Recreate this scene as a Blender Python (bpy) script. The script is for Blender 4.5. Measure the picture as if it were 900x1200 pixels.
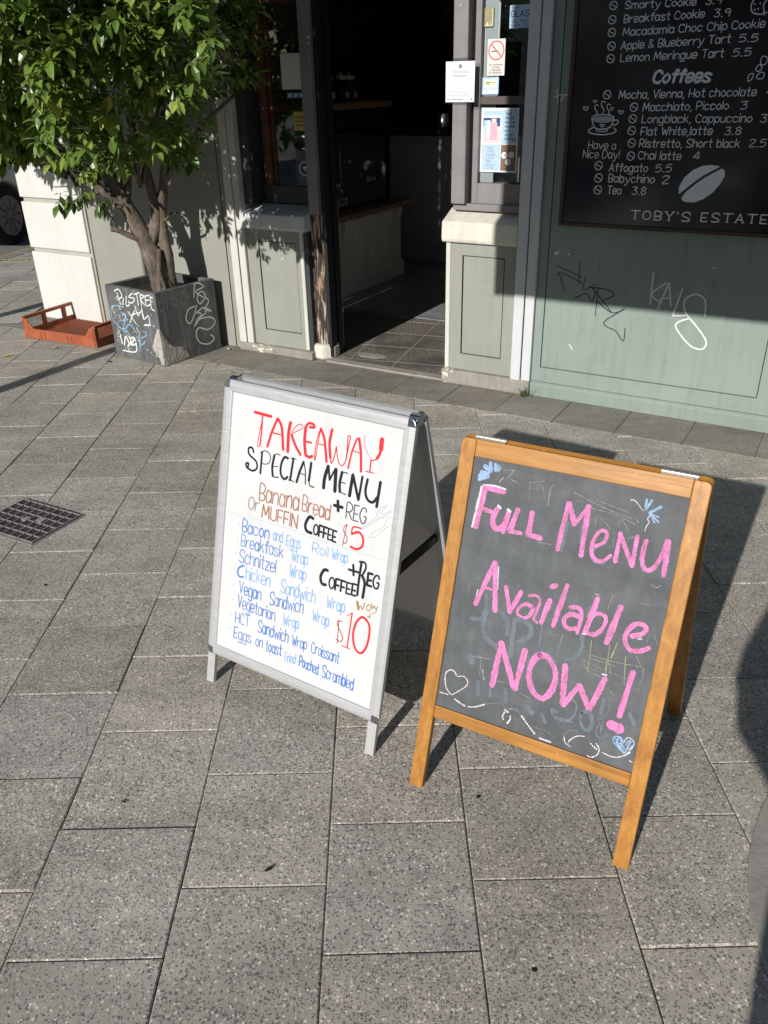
import bpy, bmesh, math, random
from mathutils import Vector, Matrix
R = math.radians
random.seed(7)
sc = bpy.context.scene
col = sc.collection
for o in list(bpy.data.objects):
    bpy.data.objects.remove(o)

# ------------------------------------------------------------------ camera
CAMH = 1.6
PITCH, ROLL, FPX = 0.489621924, 0.02447979, 950.902222
cp, sp, cr, sr = math.cos(PITCH), math.sin(PITCH), math.cos(ROLL), math.sin(ROLL)
right0 = Vector((1, 0, 0)); down0 = Vector((0, -sp, -cp)); fwd = Vector((0, cp, -sp))
c_right = cr * right0 + sr * down0
c_down = -sr * right0 + cr * down0
cam_d = bpy.data.cameras.new('camera'); cam = bpy.data.objects.new('camera', cam_d); col.objects.link(cam)
m = Matrix.Identity(4)
for i in range(3):
    m[i][0] = c_right[i]; m[i][1] = -c_down[i]; m[i][2] = -fwd[i]
m[2][3] = CAMH
cam.matrix_world = m
cam_d.sensor_fit = 'VERTICAL'; cam_d.sensor_height = 24.0; cam_d.sensor_width = 18.0
cam_d.lens = FPX / 1200 * 24.0
cam_d.clip_start = 0.02; cam_d.clip_end = 1000
sc.camera = cam

# ------------------------------------------------------------------ world, sun, exposure
w = bpy.data.worlds.new('World'); sc.world = w; w.use_nodes = True
nt = w.node_tree; nt.nodes.clear()
sky = nt.nodes.new('ShaderNodeTexSky'); sky.sky_type = 'NISHITA'; sky.sun_disc = False
sky.sun_elevation = R(24.0); sky.sun_rotation = R(210.8)
sky.air_density = 1.0; sky.dust_density = 0.6; sky.ozone_density = 1.0
bg = nt.nodes.new('ShaderNodeBackground'); bg.inputs['Strength'].default_value = 0.062
ow = nt.nodes.new('ShaderNodeOutputWorld')
nt.links.new(sky.outputs[0], bg.inputs[0]); nt.links.new(bg.outputs[0], ow.inputs[0])
sl = bpy.data.lights.new('sun', 'SUN'); sl.energy = 4.6; sl.angle = R(0.53); sl.color = (1.0, 0.955, 0.90)
so = bpy.data.objects.new('sun', sl); col.objects.link(so)
SUND = Vector((0.987, 1.652, -0.857)).normalized()
so.rotation_euler = SUND.to_track_quat('-Z', 'Y').to_euler(); so.location = (-10, -16, 12)
sc.view_settings.view_transform = 'Standard'; sc.view_settings.look = 'None'
sc.view_settings.exposure = 0.04; sc.view_settings.gamma = 1.0
sc.view_settings.use_curve_mapping = False
sc.render.engine = 'CYCLES'
try:
    sc.cycles.use_denoising = True
    sc.cycles.max_bounces = 8; sc.cycles.transparent_max_bounces = 12
    sc.cycles.caustics_reflective = False; sc.cycles.caustics_refractive = False
except Exception:
    pass

# ------------------------------------------------------------------ frames of the place
FY = -0.532767662155676
FS = Vector((math.cos(FY), math.sin(FY), 0)); FN = Vector((-math.sin(FY), math.cos(FY), 0))
D0, S0 = 4.208884911965804, -1.4811648348142206
def F3(s, n, z=0.0):
    return FS * (s + S0) + FN * (n + D0) + Vector((0, 0, z))

# ------------------------------------------------------------------ object helpers
def tag(o, label=None, cat=None, group=None, kind=None):
    if label: o['label'] = label
    if cat: o['category'] = cat
    if group: o['group'] = group
    if kind: o['kind'] = kind
    return o
def empty(name, loc=(0, 0, 0), rz=0.0, label=None, cat=None, group=None):
    o = bpy.data.objects.new(name, None); col.objects.link(o)
    o.location = loc; o.rotation_euler = (0, 0, rz); o.empty_display_size = 0.1
    return tag(o, label, cat, group)
def copy_tree(o, parent=None):
    c = o.copy(); col.objects.link(c)
    if parent: c.parent = parent
    for ch in list(o.children): copy_tree(ch, c)
    return c

class MB:
    """collects shapes into one mesh"""
    def __init__(s, f=None):
        s.v = []; s.f = []; s.fn = f; s.mi = []; s.cur = 0
    def add(s, vs, fs):
        b = len(s.v)
        s.v += [Vector(s.fn(*p)) if s.fn else Vector(p) for p in vs]
        s.f += [tuple(b + i for i in f) for f in fs]; s.mi += [s.cur] * len(fs)
        return s
    def box(s, x0, x1, y0, y1, z0, z1):
        vs = [(x, y, z) for z in (z0, z1) for y in (y0, y1) for x in (x0, x1)]
        return s.add(vs, [(0, 2, 3, 1), (4, 5, 7, 6), (0, 1, 5, 4), (2, 6, 7, 3), (0, 4, 6, 2), (1, 3, 7, 5)])
    def prism(s, pts, axis, a0, a1):
        """polygon extruded along axis ('x','y','z'); pts are the other two coords in order"""
        n = len(pts)
        def P(p, a):
            return {'x': (a, p[0], p[1]), 'y': (p[0], a, p[1]), 'z': (p[0], p[1], a)}[axis]
        vs = [P(p, a0) for p in pts] + [P(p, a1) for p in pts]
        fs = [tuple(range(n))[::-1], tuple(range(n, 2 * n))]
        fs += [(i, (i + 1) % n, n + (i + 1) % n, n + i) for i in range(n)]
        return s.add(vs, fs)
    def tube(s, pts, rad, seg=8, cap=True):
        pts = [Vector(p) for p in pts]; n = len(pts)
        if not hasattr(rad, '__len__'): rad = [rad] * n
        vs = []; fs = []; prev = None
        for i in range(n):
            d = (pts[min(i + 1, n - 1)] - pts[max(i - 1, 0)])
            if d.length < 1e-9: d = Vector((0, 0, 1))
            d.normalize()
            if prev is None:
                u = d.orthogonal().normalized()
            else:
                u = prev - d * prev.dot(d)
                u = u.normalized() if u.length > 1e-6 else d.orthogonal().normalized()
            prev = u; v = d.cross(u)
            for k in range(seg):
                a = 2 * math.pi * k / seg
                vs.append(pts[i] + (u * math.cos(a) + v * math.sin(a)) * rad[i])
        for i in range(n - 1):
            for k in range(seg):
                k2 = (k + 1) % seg
                fs.append((i * seg + k, i * seg + k2, (i + 1) * seg + k2, (i + 1) * seg + k))
        if cap:
            fs.append(tuple(range(seg))[::-1]); fs.append(tuple(range((n - 1) * seg, n * seg)))
        return s.add(vs, fs)
    def lathe(s, prof, c=(0, 0, 0), seg=20, axis='z'):
        """prof: (r, h) list"""
        vs = []; fs = []; n = len(prof)
        for r, h in prof:
            for k in range(seg):
                a = 2 * math.pi * k / seg; x, y = r * math.cos(a), r * math.sin(a)
                p = {'z': (x, y, h), 'x': (h, x, y), 'y': (x, h, y)}[axis]
                vs.append((p[0] + c[0], p[1] + c[1], p[2] + c[2]))
        for i in range(n - 1):
            for k in range(seg):
                k2 = (k + 1) % seg
                fs.append((i * seg + k, i * seg + k2, (i + 1) * seg + k2, (i + 1) * seg + k))
        fs.append(tuple(range(seg))[::-1]); fs.append(tuple(range((n - 1) * seg, n * seg)))
        return s.add(vs, fs)
    def build(s, name, mat, parent=None, bevel=0.0, seg=2, smooth=False, label=None):
        me = bpy.data.meshes.new(name)
        me.from_pydata([tuple(p) for p in s.v], [], s.f)
        mats = mat if isinstance(mat, (list, tuple)) else [mat]
        for mm in mats: me.materials.append(mm)
        if len(mats) > 1:
            me.polygons.foreach_set('material_index', s.mi)
        bm = bmesh.new(); bm.from_mesh(me)
        bmesh.ops.recalc_face_normals(bm, faces=bm.faces)
        bm.to_mesh(me); bm.free()
        if smooth:
            me.polygons.foreach_set('use_smooth', [True] * len(me.polygons))
        me.update()
        o = bpy.data.objects.new(name, me); col.objects.link(o)
        if parent: o.parent = parent
        if bevel > 0:
            b = o.modifiers.new('bevel', 'BEVEL'); b.width = bevel; b.segments = seg; b.limit_method = 'ANGLE'; b.angle_limit = R(35)
            b.harden_normals = False
        if label: o['label'] = label
        return o

# ------------------------------------------------------------------ material helpers
MATS = {}
class NT:
    def __init__(s, name):
        s.m = bpy.data.materials.new(name); s.m.use_nodes = True
        s.t = s.m.node_tree; s.t.nodes.clear()
        s.out = s.n('ShaderNodeOutputMaterial'); s.p = s.n('ShaderNodeBsdfPrincipled')
        s.l(s.p.outputs[0], s.out.inputs[0])
        tc = s.n('ShaderNodeTexCoord'); s.obj = tc.outputs['Object']; s.gen = tc.outputs['Generated']
        MATS[name] = s.m
    def n(s, t): return s.t.nodes.new(t)
    def l(s, a, b): s.t.links.new(a, b)
    def pos(s): return s.n('ShaderNodeNewGeometry').outputs['Position']
    def mapping(s, vec, scale=(1, 1, 1), rot=(0, 0, 0)):
        mp = s.n('ShaderNodeMapping'); s.l(vec, mp.inputs[0])
        mp.inputs['Scale'].default_value = scale; mp.inputs['Rotation'].default_value = rot
        return mp.outputs[0]
    def noise(s, vec, scale, detail=4, rough=0.55, dist=0.0):
        x = s.n('ShaderNodeTexNoise'); s.l(vec, x.inputs['Vector'])
        x.inputs['Scale'].default_value = scale; x.inputs['Detail'].default_value = detail
        x.inputs['Roughness'].default_value = rough; x.inputs['Distortion'].default_value = dist
        return x.outputs['Fac']
    def voronoi(s, vec, scale, feature='F1'):
        x = s.n('ShaderNodeTexVoronoi'); x.feature = feature; s.l(vec, x.inputs['Vector'])
        x.inputs['Scale'].default_value = scale
        return x
    def ramp(s, fac, stops, interp='LINEAR'):
        x = s.n('ShaderNodeValToRGB'); s.l(fac, x.inputs[0]); cr_ = x.color_ramp; cr_.interpolation = interp
        while len(cr_.elements) < len(stops): cr_.elements.new(0.5)
        for e, (p, c) in zip(cr_.elements, stops):
            e.position = p
            e.color = (c, c, c, 1) if not hasattr(c, '__len__') else (*c, 1)
        return x.outputs[0]
    def mix(s, fac, a, b, mode='MIX'):
        x = s.n('ShaderNodeMix'); x.data_type = 'RGBA'; x.blend_type = mode
        for k_, val in ((0, fac), (6, a), (7, b)):
            sock = x.inputs[k_]
            if isinstance(val, (int, float)): sock.default_value = val if k_ == 0 else (val, val, val, 1)
            elif isinstance(val, (tuple, list)): sock.default_value = (*val, 1)
            else: s.l(val, sock)
        return x.outputs[2]
    def math(s, op, a, b=0.0):
        x = s.n('ShaderNodeMath'); x.operation = op
        for i, v in enumerate((a, b)):
            if isinstance(v, (int, float)): x.inputs[i].default_value = v
            else: s.l(v, x.inputs[i])
        return x.outputs[0]
    def bump(s, h, strength=0.3, dist=0.01):
        x = s.n('ShaderNodeBump'); s.l(h, x.inputs['Height'])
        x.inputs['Strength'].default_value = strength; x.inputs['Distance'].default_value = dist
        s.l(x.outputs[0], s.p.inputs['Normal'])
    def set(s, color=None, rough=None, metal=None, spec=None):
        for key, v in (('Base Color', color), ('Roughness', rough), ('Metallic', metal), ('Specular IOR Level', spec)):
            if v is None: continue
            sock = s.p.inputs[key]
            if isinstance(v, (int, float)): sock.default_value = v
            elif isinstance(v, (tuple, list)): sock.default_value = (*v, 1)
            else: s.l(v, sock)
        return s.m

def paint(name, c, rough=0.6, var=0.12, scale=6, dirt=None, dirt_amt=0.0, bump=0.05, chips=None, chip_t=0.72, metal=0.0, spec=0.4):
    """painted or plain surface: slight mottling, optional dirt streaks and chipped spots"""
    x = NT(name)
    nz = x.noise(x.obj, scale, 5)
    lo = tuple(v * (1 - var) for v in c); hi = tuple(min(1, v * (1 + var)) for v in c)
    cc = x.ramp(nz, [(0.3, lo), (0.7, hi)])
    if dirt:
        st = x.noise(x.mapping(x.obj, (9, 9, 0.9)), 3, 5, 0.65)
        sp_ = x.noise(x.obj, 22, 5, 0.7)
        f = x.math('MULTIPLY', x.ramp(st, [(0.48, 0), (0.72, 1)]), x.ramp(sp_, [(0.35, 0.2), (0.65, 1)]))
        cc = x.mix(x.math('MULTIPLY', f, dirt_amt), cc, dirt)
    if chips:
        ch = x.noise(x.obj, 38, 3, 0.6, 0.4)
        big = x.noise(x.obj, 5, 2)
        fac = x.ramp(x.math('MULTIPLY', ch, x.ramp(big, [(0.35, 0.6), (0.65, 1.15)])), [(chip_t, 0), (chip_t + 0.015, 1)])
        cc = x.mix(fac, cc, chips)
    fine = x.noise(x.obj, 90, 3)
    x.bump(x.math('ADD', x.math('MULTIPLY', nz, 0.7), x.math('MULTIPLY', fine, 0.3)), bump, 0.02)
    return x.set(cc, x.ramp(nz, [(0.2, max(0.05, rough - 0.08)), (0.8, min(1, rough + 0.08))]), metal, spec)
def flat(name, c, rough=0.7, spec=0.3):
    x = NT(name)
    nz = x.noise(x.obj, 60, 2)
    return x.set(x.ramp(nz, [(0.3, tuple(v * 0.93 for v in c)), (0.7, tuple(min(1, v * 1.05) for v in c))]), rough, 0.0, spec)

# ------------------------------------------------------------------ single stroke lettering
FONT = {
'a': "5h3j1j0h0f1d3d5f 5j5d", 'b': "0m0d 0f2d4d5f5h4j2j0h", 'c': "5i3j1j0h0f1d3d5e", 'd': "5m5d 5f3d1d0f0h1j3j5h",
'e': "0g5g5h4j1j0h0f1d3d5e", 'f': "4l3m2l2d 0j4j", 'g': "5h4j1j0h0f1d4d5f 5j5b4a1a0b", 'h': "0m0d 0h2j4j5h5d",
'i': "0j0d 0l0m", 'j': "2j2b1a0a 2l2m", 'k': "0m0d 4j0f 2g5d", 'l': "0m0d", 'm': "0j0d 0h1j3j4h4d 4h5j7j8h8d",
'n': "0j0d 0h2j4j5h5d", 'o': "2j0h0f2d3d5f5h3j2j", 'p': "0j0a 0f2d4d5f5h4j2j0h", 'q': "5j5a 5f3d1d0f0h1j3j5h",
'r': "0j0d 0g1i3j4j", 's': "5i3j1j0i1h4f5e4d1d0e", 't': "2m2e3d4d 0j4j", 'u': "0j0f1d3d5f 5j5d", 'v': "0j3d6j",
'w': "0j2d4i6d8j", 'x': "0j5d 5j0d", 'y': "0j3d 6j2a0a", 'z': "0j5j0d5d",
'A': "0d3m6d 1g5g", 'B': "0d0m3m5l5j3h0h 3h5g5e3d0d", 'C': "6k5l3m1l0j0g1e3d5d6e", 'D': "0d0m3m6j6g3d0d",
'E': "5m0m0d5d 0h4h", 'F': "5m0m0d 0h4h", 'G': "6k5m2m0j0g2d5d6f6h4h", 'H': "0m0d 6m6d 0h6h", 'I': "0m0d",
'K': "0m0d 6m0g 2i6d", 'L': "0m0d5d", 'M': "0d1m4f7m8d", 'N': "0d0m6d6m", 'O': "3m1l0j0g1e3d5e6g6j5l3m",
'P': "0d0m4m6k5i3h0h", 'R': "0d0m4m6k5i3h0h 2h6d", 'S': "6k5m2m0k1i5g6e4d1d0e", 'T': "0m6m 3m3d", 'U': "0m0f2d4d6f6m",
'V': "0m3d6m", 'W': "0m2d4j6d8m", 'X': "0m6d 6m0d", 'Y': "0m3h6m 3h3d", 'J': "4m4f2d0f", 'Q': "3m1l0j0g1e3d5e6g6j5l3m 4f6d", 'Z': "0m6m0d6d",
'0': "2m0k0f2d3d5f5k3m2m", '1': "0k2m2d", '2': "0k1m4m5k0d5d", '3': "0m5m2i4i5g4d1d0e", '4': "4d4m0f5f", '5': "5m1m0i3j5h5f3d0d",
'6': "4m1j0f2d4d5f4h1h0f", '7': "0m5m2d", '8': "2i0k2m3m5k3i2i0f2d3d5f3i", '9': "5j3i1i0k2m4m5j4d",
',': "1d0b", '.': "0d1d", ':': "0e0f 0i0j", '&': "6d1k2m4l3j0f1d3d6g", "'": "0m0k", '!': "0m0g 0d0e", '$': "5k3l1k1i4h5f3e0f 3m3d", '-': "0h3h", '/': "0d4m",
}
SHARP = set("AEFHIKLMNTVWXYZkvwxz147-/")
def glyph(ch):
    g = FONT.get(ch)
    if g is None: return [], 3
    out = []; wd = 0
    for st in g.split():
        p = [(int(st[i]), ord(st[i + 1]) - 100) for i in range(0, len(st), 2)]
        wd = max(wd, max(q[0] for q in p)); out.append(p)
    return out, wd
def smooth_poly(p, sub=4):
    if len(p) < 3: return list(p)
    out = []
    n = len(p); closed = (p[0] == p[-1])
    for i in range(n - 1):
        p1, p2 = p[i], p[i + 1]
        p0 = p[i - 1] if i > 0 else (p[-2] if closed else p1)
        p3 = p[i + 2] if i + 2 < n else (p[1] if closed else p2)
        for k in range(sub):
            t = k / sub
            out.append(tuple(0.5 * ((2 * p1[j]) + (-p0[j] + p2[j]) * t + (2 * p0[j] - 5 * p1[j] + 4 * p2[j] - p3[j]) * t * t + (-p0[j] + 3 * p1[j] - 3 * p2[j] + p3[j]) * t ** 3) for j in (0, 1)))
    out.append(tuple(p[-1])); return out
class Ink:
    """flat pen or chalk strokes laid on a surface, in metres on that surface; one mesh per colour"""
    def __init__(s, fn, lift=0.0004, rough=0.0):
        s.fn = fn; s.lift = lift; s.by = {}; s.k = 0; s.rough = rough
    def mb(s, c):
        if c not in s.by: s.by[c] = MB()
        return s.by[c]
    def ribbon(s, c, pts, wd, taper=False):
        rough = s.rough
        if rough:
            q = [pts[0]]
            for a, b in zip(pts, pts[1:]):
                L = math.hypot(b[0] - a[0], b[1] - a[1]); k = max(1, int(L / max(0.003, wd * 0.3)))
                q += [(a[0] + (b[0] - a[0]) * i / k, a[1] + (b[1] - a[1]) * i / k) for i in range(1, k + 1)]
            pts = q
        n = len(pts)
        if n < 2: return
        s.k += 1; off = s.lift + 0.000012 * (s.k % 25)
        h = wd / 2; Lp = []; Rp = []
        for i in range(n):
            a = pts[max(i - 1, 0)]; b = pts[min(i + 1, n - 1)]
            dx, dy = b[0] - a[0], b[1] - a[1]; L = math.hypot(dx, dy) or 1e-9
            nx, ny = -dy / L, dx / L
            if rough: h = wd / 2 * (1.0 + 0.11 * math.sin(pts[i][0] * 95 + pts[i][1] * 60 + s.k * 1.7))
            hl = h * (1 + random.uniform(-rough, rough)); hr = h * (1 + random.uniform(-rough, rough))
            Lp.append((pts[i][0] + nx * hl, pts[i][1] + ny * hl)); Rp.append((pts[i][0] - nx * hr, pts[i][1] - ny * hr))
        def cap(p, q):
            dx, dy = p[0] - q[0], p[1] - q[1]; L = math.hypot(dx, dy) or 1e-9; a0 = math.atan2(dy / L, dx / L)
            return [(p[0] + math.cos(a0 + t) * h * 0.9, p[1] + math.sin(a0 + t) * h * 0.9) for t in (1.05, 0.5, 0, -0.5, -1.05)]
        poly0 = cap(pts[0], pts[1]); poly1 = cap(pts[-1], pts[-2])
        mb = s.mb(c)
        vs = [s.fn(x, y, off) for x, y in Lp + Rp]
        fs = [(i, i + 1, n + i + 1, n + i) for i in range(n - 1)]
        b0 = len(vs); vs += [s.fn(x, y, off) for x, y in poly0]; fs.append((n, *range(b0, b0 + 5), 0))
        b1 = len(vs); vs += [s.fn(x, y, off) for x, y in poly1]; fs.append((n - 1, *range(b1, b1 + 5), 2 * n - 1))
        mb.add(vs, fs)
    def stroke(s, c, wd, flatpts, sm=True):
        p = [(flatpts[i] * 1e-4, flatpts[i + 1] * 1e-4) for i in range(0, len(flatpts), 2)]
        if len(p) > 2 and sm: p = smooth_poly(p)
        s.ribbon(c, p, wd * 1e-4)
    def dots(s, c, wd, flatpts):
        p = [(flatpts[i] * 1e-4, flatpts[i + 1] * 1e-4) for i in range(0, len(flatpts), 2)]
        p = smooth_poly(p); acc = 0; wd *= 1e-4
        for a, b in zip(p, p[1:]):
            L = math.hypot(b[0] - a[0], b[1] - a[1]); t = 0
            while acc + (L - t) >= wd * 1.55:
                t += wd * 1.55 - acc; acc = 0; f = t / L
                x, y = a[0] + (b[0] - a[0]) * f, a[1] + (b[1] - a[1]) * f
                dx, dy = (b[0] - a[0]) / L * wd * 0.3, (b[1] - a[1]) / L * wd * 0.3
                s.ribbon(c, [(x - dx, y - dy), (x + dx, y + dy)], wd * random.uniform(0.7, 1.0))
            acc += L - t
    def word(s, text, c, wd, cap, x0, y0, x1, y1, jit=0.25, slant=0.0, sharpall=False, gap=2.0, serif=False):
        wd, cap, x0, y0, x1, y1 = (v * 1e-4 for v in (wd, cap, x0, y0, x1, y1))
        total = 0; gl = []
        for ch in text:
            if ch == ' ': total += 4; gl.append((None, 0, total)); continue
            st, gw = glyph(ch)
            gl.append((st, total, gw)); total += gw + gap
        total -= gap
        L = math.hypot(x1 - x0, y1 - y0); ux, uy = (x1 - x0) / L, (y1 - y0) / L
        kx = L / total; ky = cap / 9.0
        for ch, (st, o, gw) in zip(text, gl):
            if st is None: continue
            dy = random.uniform(-jit, jit); sc_ = 1 + random.uniform(-jit, jit) * 0.15
            wl_ = wd * random.uniform(1 - jit, 1 + jit * 0.7)
            for pl in st:
                pts = [(x + random.uniform(-jit, jit) * 0.3, y * sc_ + dy + random.uniform(-jit, jit) * 0.3) for x, y in pl]
                if pl[0] == pl[-1]: pts[-1] = pts[0]
                if ch not in SHARP and not sharpall: pts = smooth_poly(pts, 4)
                P = [(x0 + ux * (o + x) * kx + slant * y * ky, y0 + uy * (o + x) * kx + y * ky) for x, y in pts]
                if ch in SHARP or sharpall:
                    for a_, b_ in zip(P, P[1:]): s.ribbon(c, [a_, b_], wl_)
                else: s.ribbon(c, P, wl_)
            if serif:
                for pl in st:
                    if ch in 'TYEAH1IBN':
                        for (x, y) in (pl[0], pl[-1]):
                            if y in (0, 9) and not (ch == 'E' and x > 0):
                                cx, cy = x0 + ux * (o + x) * kx, y0 + uy * (o + x) * kx + y * ky
                                s.ribbon(c, [(cx - 1.1 * kx, cy), (cx + 1.1 * kx, cy)], wd * 0.55)
    def fill(s, c, flatpts, off=None):
        p = [(flatpts[i] * 1e-4, flatpts[i + 1] * 1e-4) for i in range(0, len(flatpts), 2)]
        s.mb(c).add([s.fn(x, y, s.lift if off is None else off) for x, y in p], [tuple(range(len(p)))])
    def rect(s, c, x0, x1, y0, y1, off=None):
        s.mb(c).add([s.fn(x, y, s.lift if off is None else off) for x, y in ((x0, y0), (x1, y0), (x1, y1), (x0, y1))], [(0, 1, 2, 3)])
    def build(s, mats, parent, name='lettering', labels={}):
        for c, mb in s.by.items():
            mb.build(labels.get(c, (name,))[0], mats[c], parent, label=(labels[c][1] if c in labels and len(labels[c]) > 1 else None))
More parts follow.
